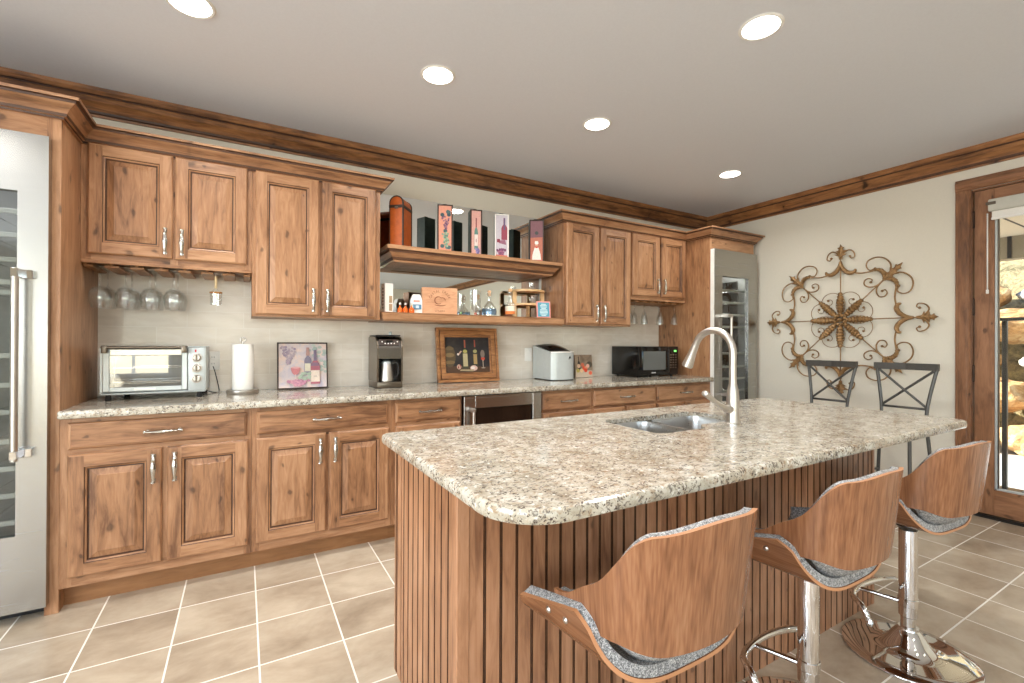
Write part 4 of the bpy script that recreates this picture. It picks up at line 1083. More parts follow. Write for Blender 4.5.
# outlets on the tiles
def outlet(x, z_, lab, switch=False):
    t = thing('wall_outlet', (x, 3.456, z_), lab, 'outlet', 'outlets on the backsplash')
    b = MB(); b.box(x-.036, x+.036, 3.4525, 3.458, z_-.058, z_+.058, m_white, .002); part('cover_plate', b, t)
    for q in ((-.02, .02) if not switch else (0,)):
        b = MB()
        if switch: b.box(x-.016, x+.016, 3.4495, 3.4525, z_-.033, z_+.033, m_white, .001)
        else:
            b.lathe([(.0165, 0), (.0165, .002), (.015, .003)], m_white, n=20, M=Matrix.Translation((x, 3.4525, z_+q)) @ Matrix.Rotation(PI/2, 4, 'X'))
            for s in (-.006, .006): b.box(x+s-.001, x+s+.001, 3.4488, 3.4496, z_+q-.003, z_+q+.006, m_black)
        part('socket' if not switch else 'rocker', b, t)
outlet(-.165, 1.108, 'white double outlet between toaster oven and paper towels')
outlet(2.165, 1.125, 'white switch plate left of the ice maker', True)

# paper towel holder
px, py = -.003, 3.27
t = thing('paper_towel_holder', (px, py, CT), 'steel paper towel stand with a round base and looped finial', 'paper towel holder')
b = MB(); b.lathe([(.084, 0), (.086, .003), (.086, .020), (.083, .023)], m_nickel, (px, py, CT+.0005), 40); part('base', b, t)
b = MB(); b.tube([(px, py, CT+.02), (px, py, 1.225)], .0055, m_nickel, 10)
b.tube([(px+.014*math.sin(a), py, 1.239-.014*math.cos(a)) for a in [2*PI*k/16 for k in range(17)]], .0045, m_nickel, 8); part('post', b, t)
b = MB(); b.lathe([(.020, .0), (.056, .0), (.0575, .004), (.0575, .270), (.056, .274), (.020, .274)], m_paper, (px, py, CT+.024), 40); b.lathe([(.0200, 0), (.0200, .274)], m_paper, (px, py, CT+.024), 20, capb=False, capt=False)
tag(part('paper_towel_roll', b), 'white roll of paper towels standing on the steel holder', 'paper towels')

# flat shapes for pictures: painted areas as thin raised colour fields
def ell(cx, cy, rx, ry, n=18, a0=0, a1=2*PI): return [(cx+rx*math.cos(a0+(a1-a0)*k/n), cy+ry*math.sin(a0+(a1-a0)*k/n)) for k in range(n + (0 if a1-a0 > 6.2 else 1))]
def bottle_poly(cx, base, h, w):
    return [(cx-w/2, base), (cx+w/2, base), (cx+w/2, base+h*.52), (cx+w*.42, base+h*.60), (cx+w*.16, base+h*.70), (cx+w*.15, base+h), (cx-w*.15, base+h), (cx-w*.16, base+h*.70), (cx-w*.42, base+h*.60), (cx-w/2, base+h*.52)]
def grapes(out, cx, cy, n, w, h, r, cols, rnd):
    for k in range(n):
        u = k/n; x = cx+rnd.uniform(-1, 1)*w*(1-u*.75); y = cy-h*u+rnd.uniform(-.01, .01)*h
        out.append((ell(x, y, r, r, 9), rnd.choice(cols)))
def paint_on(b, shapes, P, d0, step=.00012):
    for k, (poly, col) in enumerate(shapes):
        mt = flat(*col); b.face([P(x, y, d0+step*(k+1)) for x, y in poly], mt)
def canvas(name, x0, x1, z0, z1, yb, lean, shapes, bgc, label, cat, frame=None, th=.018, group=None):
    """picture standing on the counter, leaning back; x0..x1 wide, z0..z1 tall; shapes in 0..1"""
    H = z1-z0; M = Matrix.Translation((0, yb, z0)) @ Matrix.Rotation(-lean, 4, 'X')
    t = thing(name, ((x0+x1)/2, yb, z0), label, cat, group)
    if frame:
        fw, prof = frame
        b = MB()
        for (d0, d1, w0, w1) in prof:   # depth from/to, inset from/to
            for q in ((x0+w0, x1-w0, w0, w1), (x0+w0, x1-w0, H-w1, H-w0)): b.box(q[0], q[1], -d1, -d0, q[2], q[3], framew if frame[0] > .02 else m_strap, .0015, M=M)
            for q in ((x0+w0, x0+w1), (x1-w1, x1-w0)): b.box(q[0], q[1], -d1-.0002, -d0, w0, H-w0, framew if frame[0] > .02 else m_strap, .0015, M=M)
        part('frame', b, t)
    else: fw = 0
    i0, i1, j0, j1 = x0+fw, x1-fw, fw, H-fw
    b = MB(); b.box(x0+fw*.5, x1-fw*.5, -th*.6, 0, fw*.5, H-fw*.5, bgc if not isinstance(bgc, tuple) else flat(*bgc), M=M)
    paint_on(b, shapes, lambda u, v, d: M @ Vector((i0+(i1-i0)*u, -th*.6-d, j0+(j1-j0)*v)), .0003)
    part('painting', b, t)
    return t
rnd = random.Random(5)
def mottle(name, cols, sc=14):
    x = NT(name); n = x.noise(x.coord(rand=False), sc, 5, .6, .8); x.set(x.b.inputs['Base Color'], x.ramp(n, [(.30+.4*k/(len(cols)-1), srgb(*c)) for k, c in enumerate(cols)])); x.b.inputs['Roughness'].default_value = .6; return x.m
sh = []
for k in range(26): sh.append((ell(rnd.uniform(.62, .99), rnd.uniform(.35, .98), .05, .035, 7), rnd.choice([(146, 172, 160), (126, 158, 150), (170, 188, 176)])))
grapes(sh, .20, .93, 46, .17, .40, .028, [(138, 118, 140), (160, 140, 152), (118, 100, 132)], rnd)
sh += [(bottle_poly(.60, .28, .62, .15), (74, 72, 104)), ([(.56, .72), (.64, .72), (.63, .91), (.57, .91)], (150, 100, 92)), ([(.535, .36), (.655, .36), (.655, .54), (.535, .54)], (220, 214, 178)),
       (bottle_poly(.755, .07, .78, .20), (150, 44, 66)), ([(.72, .60), (.79, .60), (.785, .85), (.725, .85)], (70, 56, 90)), ([(.655, .48), (.855, .48), (.82, .56), (.69, .56)], (92, 52, 84)), ([(.66, .12), (.85, .12), (.85, .38), (.66, .38)], (232, 214, 190)), ([(.72, .24), (.79, .24), (.79, .25), (.72, .25)], (90, 70, 60)),
       (ell(.34, .45, .095, .17, 14, PI, 2*PI), (196, 84, 92)), (ell(.34, .45, .095, .022, 14), (222, 150, 150)), ([(.333, .10), (.347, .10), (.347, .30), (.333, .30)], (226, 210, 200))]
for k in range(20): sh.append((ell(rnd.uniform(.42, .64), rnd.uniform(.16, .32), .035, .03, 8), rnd.choice([(126, 158, 130), (150, 180, 150)])))
grapes(sh, .40, .16, 44, .25, .12, .030, [(176, 92, 124), (150, 70, 108), (196, 122, 142)], rnd)
sh = [(p, tuple(int(.62*q+.38*w) for q, w in zip(c, (204, 190, 184)))) for p, c in sh]
canvas('framed_print', .190, .500, CT+.001, 1.226, 3.372, .16, sh, mottle('vineyard_print_ground', [(226, 194, 172), (204, 190, 188), (176, 170, 184)]),
       'square print of wine bottles, red glass and grapes leaning behind the counter', 'picture', frame=(.0085, [(0, .016, 0, .0085)]), group='pictures on the counter')
sh = [([(0, 0), (1, 0), (1, .16), (0, .20)], (84, 58, 40)), (ell(.10, .46, .125, .30, 20), (92, 76, 52)), (ell(.10, .50, .10, .06, 16), (132, 110, 74)), (ell(.10, .30, .11, .05, 16), (126, 102, 66)), (ell(.10, .68, .09, .05, 16), (108, 90, 62)),
      (bottle_poly(.44, .12, .78, .13), (62, 62, 46)), ([(.425, .70), (.455, .70), (.455, .92), (.425, .92)], (176, 92, 68)), ([(.39, .18), (.49, .18), (.49, .54), (.39, .54)], (192, 178, 136)), (ell(.44, .60, .05, .05, 10), (178, 170, 96)),
      (bottle_poly(.665, .17, .75, .115), (58, 56, 44)), ([(.652, .72), (.678, .72), (.678, .92), (.652, .92)], (168, 84, 66)), ([(.625, .24), (.705, .24), (.705, .52), (.625, .52)], (176, 146, 96)), (ell(.665, .60, .045, .05, 10), (170, 164, 110)),
      ([(.26, .50), (.34, .62), (.37, .60), (.29, .48)], (196, 160, 140)), (ell(.28, .52, .025, .03, 10), (222, 214, 204)),
      (ell(.29, .17, .05, .07, 12), (206, 170, 150)), ([(.26, .14), (.28, .22), (.29, .12)], (150, 50, 40)), ([(.30, .24), (.32, .14), (.33, .22)], (158, 60, 46)), (ell(.62, .13, .085, .075, 14), (226, 190, 176)), (ell(.60, .14, .05, .04, 12), (240, 226, 218)),
      (ell(.835, .52, .05, .12, 14), (126, 112, 100)), (ell(.84, .42, .045, .09, 12, PI, 2*PI), (204, 72, 48)), ([(.83, .14), (.845, .14), (.845, .36), (.83, .36)], (186, 172, 154)), (ell(.838, .13, .05, .015, 12), (170, 156, 138)),
      ([(.30, .06), (.60, .04), (.62, .09), (.33, .10)], (178, 160, 126))]
canvas('framed_painting', 1.282, 1.812, CT+.001, 1.345, 3.355, .14, sh, mottle('dark_still_life_ground', [(30, 28, 32), (44, 40, 40), (62, 54, 50)], 7),
       'dark still life of two wine bottles in a wide wooden frame', 'picture', frame=(.072, [(0, .030, 0, .020), (0, .020, .020, .028), (0, .034, .028, .062), (0, .016, .062, .074)]), group='pictures on the counter')
sh = [([(0, 0), (1, 0), (1, .28), (0, .34)], (206, 186, 164)), (bottle_poly(.22, .30, .62, .14), (60, 52, 46)), (ell(.82, .56, .16, .14, 12), (84, 76, 62))]
for (x, y, c) in ((.2, .5, (226, 190, 160)), (.42, .55, (214, 110, 80)), (.5, .40, (226, 84, 50)), (.35, .30, (236, 200, 150)), (.62, .42, (232, 150, 110)), (.14, .3, (190, 170, 90)), (.58, .30, (222, 70, 44)), (.84, .18, (232, 110, 80)), (.72, .5, (240, 190, 170))): sh.append((ell(x, y, .10, .09, 12), c))
canvas('small_canvas', 2.600, 2.800, CT+.001, 1.120, 3.345, .13, sh, mottle('fruit_canvas_ground', [(120, 104, 86), (150, 130, 110), (178, 156, 134)], 10),
       'small unframed canvas of fruit between ice maker and microwave', 'picture', th=.02, group='pictures on the counter')

# coffee maker
cx0, cx1, cy0 = .778, .955, 3.155
t = thing('coffee_maker', ((cx0+cx1)/2, 3.27, CT), 'stainless coffee maker with thermal carafe left of the framed still life', 'coffee maker')
b = MB(); b.box(cx0, cx1, cy0, 3.40, CT+.0008, .958, m_dchrome, .006, seg=2); part('base', b, t)
b = MB()
def arch(xa, xb, yb_, m_): pass
prof = [(3.40, .958), (3.40, 1.262), (3.36, 1.268), (3.22, 1.262), (3.185, 1.235), (3.168, 1.19), (3.162, 1.115), (3.20, 1.108), (3.27, 1.10), (3.27, .958)]
b.prism(prof, cx0+.012, cx1-.012, m_chromed, 'YZ')
for xa, xb in ((cx0, cx0+.0119), (cx1-.0119, cx1)): b.prism([(3.40, .958), (3.40, 1.262), (3.36, 1.270), (3.21, 1.264), (3.175, 1.235), (3.160, 1.19), (3.156, 1.11), (3.158, .958)], xa, xb, m_dchrome, 'YZ')
part('housing', b, t)
b = MB(); b.box(cx0+.013, cx1-.013, 3.262, 3.2695, .959, 1.10, m_black); part('carafe_bay', b, t)
b = MB()
b.prism([(3.19, 1.2445), (3.172, 1.205), (3.169, 1.206), (3.187, 1.247)], cx0+.02, cx1-.02, m_strap, 'YZ'); cpn = part('control_panel', b, t)
b = MB()
for k in range(6): b.lathe([(.0042, 0), (.0038, .003)], m_white, n=10, M=Matrix.Translation((cx0+.038+.021*k, 3.1765-.0012, 1.222+(.012 if k in (0, 5) else 0)-.003)) @ Matrix.Rotation(math.radians(66), 4, 'X'))
b.box((cx0+cx1)/2-.022, (cx0+cx1)/2+.022, 3.172, 3.176, 1.226, 1.240, m_gloss)
part('buttons', b, cpn)
b = MB(); b.box(cx0+.004, cx1-.004, 3.20, 3.395, 1.269, 1.278, m_black, .003); b.lathe([(.012, 0), (.010, .014), (.014, .022), (.0, .026)], m_silver, ((cx0+cx1)/2+.03, 3.26, 1.278), 14, capt=False); part('lid', b, t)
b = MB(); kx, ky = (cx0+cx1)/2-.012, 3.207
b.lathe([(.046, 0), (.050, .004), (.050, .012), (.040, .110), (.038, .114), (.038, .122)], m_nickel, (kx, ky, .9585), 30); cf = part('carafe', b, t)
b = MB(); b.lathe([(.036, 0), (.034, .012), (.022, .020)], m_silver, (kx, ky, 1.0805), 24); part('carafe_lid', b, cf)
b = MB(); b.tube(crom([(kx+.030, ky-.018, 1.082), (kx+.060, ky-.024, 1.085), (kx+.075, ky-.028, 1.055), (kx+.068, ky-.026, 1.00), (kx+.046, ky-.016, .982)], 5), .0075, m_black, 10, flat_=1.3); part('carafe_handle', b, cf)

# ice maker
ix0, ix1, iy0 = 2.200, 2.436, 3.128
t = thing('ice_maker', ((ix0+ix1)/2, 3.27, CT), 'silver countertop ice maker with dark window lid right of the still life', 'ice maker')
fr = [(ix0, 3.43), (ix0, 3.158), (ix0+.02, 3.143), (ix0+.06, 3.130), (ix0+.119, 3.124), (ix1-.06, 3.130), (ix1-.02, 3.143), (ix1, 3.158), (ix1, 3.43)]
b = MB()
def topz(y): u = (y-3.124)/.306; return 1.150+.055*max(0, min(1, (u-.15)/.75))
A = [b.bm.verts.new((x, y, CT+.008)) for x, y in fr]; B2 = [b.bm.verts.new((x, y, topz(y))) for x, y in fr]; i = b.mi(m_silver)
mid = [b.bm.verts.new((x, 3.30, topz(3.30))) for x in (ix0, ix1)]
for k in range(len(fr)-1):
    f = b.bm.faces.new([A[k], A[k+1], B2[k+1], B2[k]]) ; f.material_index = i; f.smooth = 1 <= k <= 6
f = b.bm.faces.new([A[-1], A[0], B2[0], B2[-1]]); f = b.bm.faces.new(A[::-1]); f = b.bm.faces.new([B2[0], B2[-1], B2[-2], B2[1]]); f = b.bm.faces.new([B2[k] for k in range(1, 8)])
bmesh.ops.recalc_face_normals(b.bm, faces=b.bm.faces[:]); part('body', b, t, angle=50)
b = MB(); rows = []
for j in range(9):
    y = 3.140+.27*j/8; ins = .012+(.03*(1-j/2)**2 if j < 2 else 0)
    rows.append([(ix0+ins+(ix1-ix0-2*ins)*k/10, y, topz(y)+.003+.030*math.sin(PI*k/10)**.7*math.sin(PI*(j+.6)/9.2)) for k in range(11)])
b.grid(rows, m_black); lid = part('lid', b, t, angle=80)
b = MB(); rows = [[(ix0+.04+(ix1-ix0-.08)*k/8, y, topz(y)+.0065+.030*math.sin(PI*(k+1.5)/11)**.7*math.sin(PI*(q+.6)/9.2)) for k in range(9)] for q, y in [(j, 3.140+.27*j/8) for j in (1.5, 2.5, 3.5, 4.5, 5.5)]]
b.grid(rows, m_gloss); part('window', b, lid)
b = MB(); b.tube(crom([(x, y-.001, topz(y)+.001) for x, y in fr[1:-1]], 3), .0045, m_white, 8); part('rim', b, t)
b = MB(); b.box(ix0+.01, ix1-.01, 3.15, 3.42, CT+.0008, CT+.0078, m_rubber); part('base', b, t)
b = MB(); bx = ix1-.060
b.face([(bx-.014, 3.1288, 1.098), (bx+.012, 3.1300, 1.098), (bx, 3.1290, 1.122)], m_gloss); b.face([(bx-.018, 3.1283, 1.090), (bx-.006, 3.1288, 1.090), (bx-.006, 3.1288, 1.108)], m_gloss); part('badge', b, t, label='small dark triangular emblem')

# microwave
t = thing('microwave', (3.36, 3.26, CT), 'black microwave oven at the right end of the counter', 'microwave')
mx0, mx1, my0, my1, mz0, mz1 = 3.118, 3.640, 3.075, 3.435, .926, 1.198
b = MB(); b.box(mx0, mx1, my0+.02, my1, mz0, mz1, m_gloss, .004, seg=2); part('casing', b, t)
b = MB(); b.box(mx0, 3.505, my0, my0+.0195, mz0+.006, mz1, m_gloss, .004, seg=2); dd = part('door', b, t)
m_mwin = speck('microwave_window', srgb(96, 98, 96), .1, 220, .12)
b = MB(); b.box(mx0+.055, 3.465, my0-.0015, my0+.001, mz0+.055, mz1-.045, m_mwin); part('window', b, dd)
b = MB(); b.box(3.475, 3.497, my0-.022, my0-.010, mz0+.03, mz1-.03, m_black, .004, seg=2); b.box(3.478, 3.494, my0-.012, my0, mz0+.05, mz0+.07, m_black); b.box(3.478, 3.494, my0-.012, my0, mz1-.07, mz1-.05, m_black); part('handle', b, dd)
b = MB(); b.box(mx0+.16, mx0+.215, my0-.0018, my0-.0002, mz0+.022, mz0+.034, flat(180, 180, 176)); part('name_plate', b, dd, label='tiny pale lettering too small to read')
b = MB(); b.box(3.507, mx1, my0+.002, my0+.0195, mz0+.006, mz1, m_gloss, .003); pn = part('control_panel', b, t)
m_led = emis('green_display_light', (.2, .95, .15, 1), 1.6)
b = MB(); b.box(3.582, 3.612, my0+.0005, my0+.0019, mz1-.050, mz1-.035, m_led); part('display', b, pn, label='green lit clock digits')
b = MB()
for r_ in range(6):
    for c_ in range(3): b.box(3.527+.034*c_, 3.549+.034*c_, my0+.0004, my0+.0019, mz1-.086-.024*r_, mz1-.074-.024*r_, m_dchrome)
part('keypad', b, pn)
b = MB()
for x, y in ((mx0+.04, my0+.05), (mx1-.04, my0+.05), (mx0+.04, my1-.04), (mx1-.04, my1-.04)): b.lathe([(.012, 0), (.014, .0112)], m_rubber, (x, y, CT+.0006), 12)
part('feet', b, t)

# ---- under-counter beverage cooler
t = thing('beverage_cooler', (1.568, 3.1, 0), 'stainless under-counter beverage cooler with dark glass door', 'beverage cooler')
b = MB(); b.box(1.258, 1.878, 2.86, 3.44, .02, .874, m_black); part('cabinet_box', b, t)
b = MB(); x0, x1, w0, w1 = 1.262, 1.874, 1.345, 1.800
b.box(x0, w0, 2.805, 2.858, .11, .872, m_steel, .003); b.box(w1, x1, 2.805, 2.858, .11, .872, m_steel, .003)
b.box(w0, w1, 2.8055, 2.858, .788, .872, m_steel, .002); b.box(w0, w1, 2.8055, 2.858, .11, .19, m_steel, .002)
d_ = part('door', b, t)
b = MB(); b.box(w0+.001, w1-.001, 2.822, 2.828, .191, .787, m_darkglass); part('glass_pane', b, d_)
b = MB(); b.tube([(1.312, 2.760, .22), (1.312, 2.760, .792)], .0115, m_nickel, 14)
for z_ in (.24, .782): b.box(1.290, 1.324, 2.75, 2.806, z_-.012, z_+.012, m_nickel, .004, seg=2)
part('handle', b, d_)
b = MB(); b.box(1.27, 1.866, 2.90, 2.93, 0, .10, m_black); part('kick_grille', b, t)

# ================================================================ things on the display shelves
UZ, LZ = 1.8925, 1.4305
# arched leather wine box
t = thing('wine_box', (.945, 3.27, UZ), 'arched orange-brown leather wine box at the left end of the upper shelf', 'wine box', 'wine boxes on the upper shelf')
def arched(xa, xb, z0, z1, n=14): r = (xb-xa)/2; return [(xa, z0), (xb, z0)] + [((xa+xb)/2+r*math.cos(PI*k/n), z1-r+r*math.sin(PI*k/n)) for k in range(n+1)]
M = Matrix.Translation((.968, 3.262, UZ)) @ Matrix.Rotation(math.radians(-40), 4, 'Z')
xa, xb, ya, yb, zt = -.055, .050, -.075, .085, .362
b = MB(); b.prism(arched(xa+.003, xb-.003, .001, zt-.003), ya+.002, yb-.002, m_leather, 'XZ', M=M); part('case', b, t)
b = MB()
for y0_, y1_ in ((ya, ya+.012), (yb-.012, yb)):
    o_ = arched(xa, xb, 0, zt); i_ = arched(xa+.009, xb-.009, .009, zt-.009)
    n_ = len(o_); b.mi(m_strap)
    for k in range(n_):
        j = (k+1) % n_
        for q in ([(o_[k], y0_), (o_[j], y0_), (i_[j], y0_), (i_[k], y0_)], [(o_[k], y1_), (i_[k], y1_), (i_[j], y1_), (o_[j], y1_)], [(o_[k], y0_), (o_[k], y1_), (o_[j], y1_), (o_[j], y0_)]):
            b.face([M @ Vector((p[0], y, p[1])) for p, y in q], m_strap)
part('edge_binding', b, t)
b = MB(); b.box(xa-.001, xb+.001, ya-.002, yb+.002, .276, .296, m_strap, .001, M=M); b.box(-.012, .012, ya-.007, ya-.002, .268, .286, m_dchrome, .002, M=M); part('strap', b, t)

def giftbox(xc, yc, rot, w, d, h, face_col, edge_mat, shapes, label, handle=True, side=None):
    """tall narrow wine box with a painted front and a wire handle"""
    t = thing('wine_box', (xc, yc, UZ), label, 'wine box', 'wine boxes on the upper shelf')
    M = Matrix.Translation((xc, yc, UZ)) @ Matrix.Rotation(math.radians(rot), 4, 'Z')
    b = MB(); b.box(-w/2, w/2, -d/2, d/2, .0005, h, side or m_green, .002, M=M); part('case', b, t)
    b = MB(); e = .0095
    for q in ((-w/2, -w/2+e, 0, h), (w/2-e, w/2, 0, h), (-w/2+e, w/2-e, 0, e), (-w/2+e, w/2-e, h-e, h)): b.box(q[0], q[1], -d/2-.005, -d/2-.0002, q[2]+.001, q[3], edge_mat, .001, M=M)
    part('front_frame', b, t)
    b = MB(); P = lambda u, v, dd: M @ Vector((-w/2+e+(w-2*e)*u, -d/2-.001-dd, e+(h-2*e)*v))
    b.face([P(0, 0, 0), P(1, 0, 0), P(1, 1, 0), P(0, 1, 0)], flat(*face_col)); paint_on(b, shapes, P, .0004, .0001); part('painted_front', b, t)
    if handle:
        b = MB(); b.tube([M @ Vector(p) for p in crom([(-w*.28, 0, h), (-w*.2, 0, h+.012), (0, 0, h+.016), (w*.2, 0, h+.012), (w*.28, 0, h)], 4)], .0022, m_strap, 6); part('handle', b, t)
    return t
rnd = random.Random(9); sh = []
for k in range(9): sh.append((ell(rnd.uniform(.25, .85), rnd.choice([.86, .80, .46, .1])+rnd.uniform(-.02, .02), .17, .05, 7), rnd.choice([(66, 96, 98), (92, 122, 118), (50, 78, 84)])))
grapes(sh, .55, .76, 30, .32, .28, .075*.9, [(126, 84, 108), (104, 66, 96), (150, 104, 120)], rnd)
sh = [([(x, y) for x, y in p], c) for p, c in sh]
sh = [([(cx_, y) for cx_, y in p], c) for p, c in sh]
g2 = []; grapes(g2, .6, .40, 30, .36, .30, .075, [(128, 156, 132), (100, 136, 116), (158, 182, 150)], rnd)
def squash(s, f=.32):
    out = []
    for p, c in s:
        my = sum(q[1] for q in p)/len(p); out.append(([(q[0], my+(q[1]-my)*f) for q in p], c))
    return out
sh = squash(sh, .9)[:9] + squash(sh[9:]) + squash(g2)
giftbox(1.300, 3.255, -20, .112, .095, .354, (222, 150, 124), m_strap, sh, 'narrow wine box painted with purple and green grapes on the upper shelf')
sh = [(bottle_poly(.50, .12, .72, .40), (92, 132, 122)), ([(.44, .62), (.56, .62), (.55, .84), (.45, .84)], (138, 52, 66)), ([(.32, .20), (.68, .20), (.68, .46), (.32, .46)], (226, 208, 200)), ([(.46, .28), (.54, .28), (.54, .36), (.46, .36)], (150, 90, 100))]
g2 = []; grapes(g2, .66, .14, 20, .26, .12, .08, [(116, 104, 158), (92, 84, 140), (146, 132, 180)], rnd); sh += squash(g2)
giftbox(1.550, 3.258, -14, .092, .095, .354, (214, 162, 150), m_strap, sh, 'narrow wine box painted with one green bottle on pink, upper shelf')
sh = [(bottle_poly(.72, .42, .52, .50), (150, 62, 82)), ([(.66, .66), (.80, .66), (.80, .94), (.66, .94)], (104, 84, 116)), ([(.08, .40), (.8, .42), (.9, .30), (.3, .34)], (150, 96, 118)), ([(.1, .36), (.36, .36), (.36, .44), (.1, .44)], (138, 48, 64))]
g2 = []; grapes(g2, .5, .20, 34, .44, .16, .09, [(132, 74, 108), (110, 58, 92), (156, 96, 124)], rnd); sh += squash(g2)+[([(0, 0), (1, 0), (1, .05), (0, .07)], (216, 122, 100))]
giftbox(1.785, 3.262, -24, .112, .09, .354, (196, 188, 196), m_white, sh, 'white-framed wine box painted with a red bottle, upper shelf')
sh = [([(0, .58), (1, .60), (1, 1), (0, 1)], (126, 84, 92)), (ell(.5, .70, .15, .045, 12), (70, 74, 70)), ([(.12, 0), (.88, 0), (.82, .18), (.66, .34), (.34, .34), (.16, .16)], (238, 228, 218)), (ell(.5, .40, .12, .035, 10), (208, 150, 122)), (ell(.5, .45, .15, .035, 10), (244, 238, 230)), ([(.34, .44), (.66, .44), (.62, .50), (.38, .50)], (244, 238, 230)), ([(.40, .33), (.60, .33), (.54, .37), (.46, .37)], (206, 60, 50)), ([(.02, 0), (.98, 0), (.98, .04), (.02, .04)], (206, 110, 100))]
giftbox(2.118, 3.262, -28, .120, .095, .354, (186, 110, 88), m_strap, sh, 'dark-edged wine box painted with a white-jacketed cook at the right end of the upper shelf')

# lower shelf
def tagged(name, b, lab, cat, grp=None): return tag(part(name, b), lab, cat, grp)
M = Matrix.Translation((.863, 3.23, LZ)) @ Matrix.Rotation(math.radians(8), 4, 'Z')
t = thing('carton_box', (.863, 3.23, LZ), 'tall slim white carton at the left end of the lower shelf', 'box')
b = MB(); b.box(-.030, .030, -.035, .035, .0005, .205, m_white, .002, M=M); part('carton', b, t)
b = MB()
for z0_, z1_ in ((.015, .062), (.070, .118)): b.box(-.004+.004, .022, -.0362, -.0352, z0_, z1_, flat(176, 150, 118), M=M)
for k in range(7): b.box(-.0312, -.0303, -.012, .010, .03+.022*k, .042+.022*k, flat(150, 146, 140), M=M)
part('printed_panel', b, t)
JC = [(.940, .052, .018, 'small round amber jar left of the other jars, lower shelf'), (.978, .056, .019, 'small round amber jar in the middle of the row, lower shelf'), (1.022, .058, .021, 'small round amber jar beside the milk-carton box, lower shelf')]
for x, h, r, lab in JC:
    t = thing('small_jar', (x, 3.18, LZ), lab, 'jar', 'amber jars on the lower shelf')
    b = MB(); b.lathe([(r*.7, 0), (r, .006), (r*1.02, .024), (r*.82, .036), (r*.35, .044), (r*.32, .058)], m_amberg, (x, 3.18, LZ+.0005), 20); part('glass', b, t)
    b = MB(); b.lathe([(r*.9, .003), (r*.94, .008), (r*.97, .024), (r*.78, .036), (r*.32, .043), (r*.28, .052)], flat(226, 128, 72), (x, 3.18, LZ+.0005), 20); part('contents', b, t)
    b = MB(); b.lathe([(r*.42, .058), (r*.44, .070), (r*.3, .074)], m_rackw, (x, 3.18, LZ+.0005), 14); part('stopper', b, t)
# gable-top carton
t = thing('gable_carton', (1.078, 3.25, LZ), 'white gable-top carton with a blue label behind the amber jars', 'carton')
b = MB(); M = Matrix.Translation((1.078, 3.25, LZ)) @ Matrix.Rotation(math.radians(-10), 4, 'Z')
b.prism([(-.040, .0005), (.040, .0005), (.040, .100), (.024, .142), (-.024, .142), (-.040, .100)], -.030, .030, m_white, 'XZ', M=M); part('carton', b, t)
b = MB(); b.box(-.026, .034, -.0316, -.0306, .034, .070, flat(96, 142, 172), M=M); b.box(-.006, .016, -.0322, -.0316, .042, .062, flat(206, 222, 230), M=M); b.box(-.022, .022, -.0316, -.0306, .086, .100, flat(226, 150, 132), M=M); part('label', b, t, label='blue label panel')
# wooden crate with burnt round stamp
t = thing('wooden_crate', (1.25, 3.24, LZ), 'pine crate front with a round burnt-in stamp on the lower shelf', 'crate')
cw, ch, cdp = .258, .198, .085
M = Matrix.Translation((1.252, 3.245, LZ)) @ Matrix.Rotation(math.radians(-12), 4, 'Z')
b = MB(); b.box(-cw/2, cw/2, -cdp/2, -cdp/2+.012, .0005, ch, cratew, .001, M=M); b.box(-cw/2, cw/2, cdp/2-.012, cdp/2, .0005, ch, cratew, .001, M=M)
for s in (-1, 1): b.box(s*(cw/2-.006)-.006, s*(cw/2-.006)+.006, -cdp/2+.012, cdp/2-.012, .0005, ch-.001, cratew, M=M)
b.box(-cw/2+.012, cw/2-.012, -cdp/2+.012, cdp/2-.012, .0005, .010, cratew, M=M); part('box', b, t)
m_burn = speck('burnt_brown_ink', srgb(134, 84, 56), .1, 60, .7)
def glyph_text(txt, size, M, name, parent, mat):
    cu_ = bpy.data.curves.new(name, 'FONT'); cu_.body = txt; cu_.size = size; cu_.align_x = 'CENTER'; cu_.align_y = 'CENTER'; cu_.extrude = .0003
    o = bpy.data.objects.new(name, cu_); C.objects.link(o); me = bpy.data.meshes.new_from_object(o.evaluated_get(bpy.context.evaluated_depsgraph_get())); bpy.data.objects.remove(o)
    me.transform(M); return me
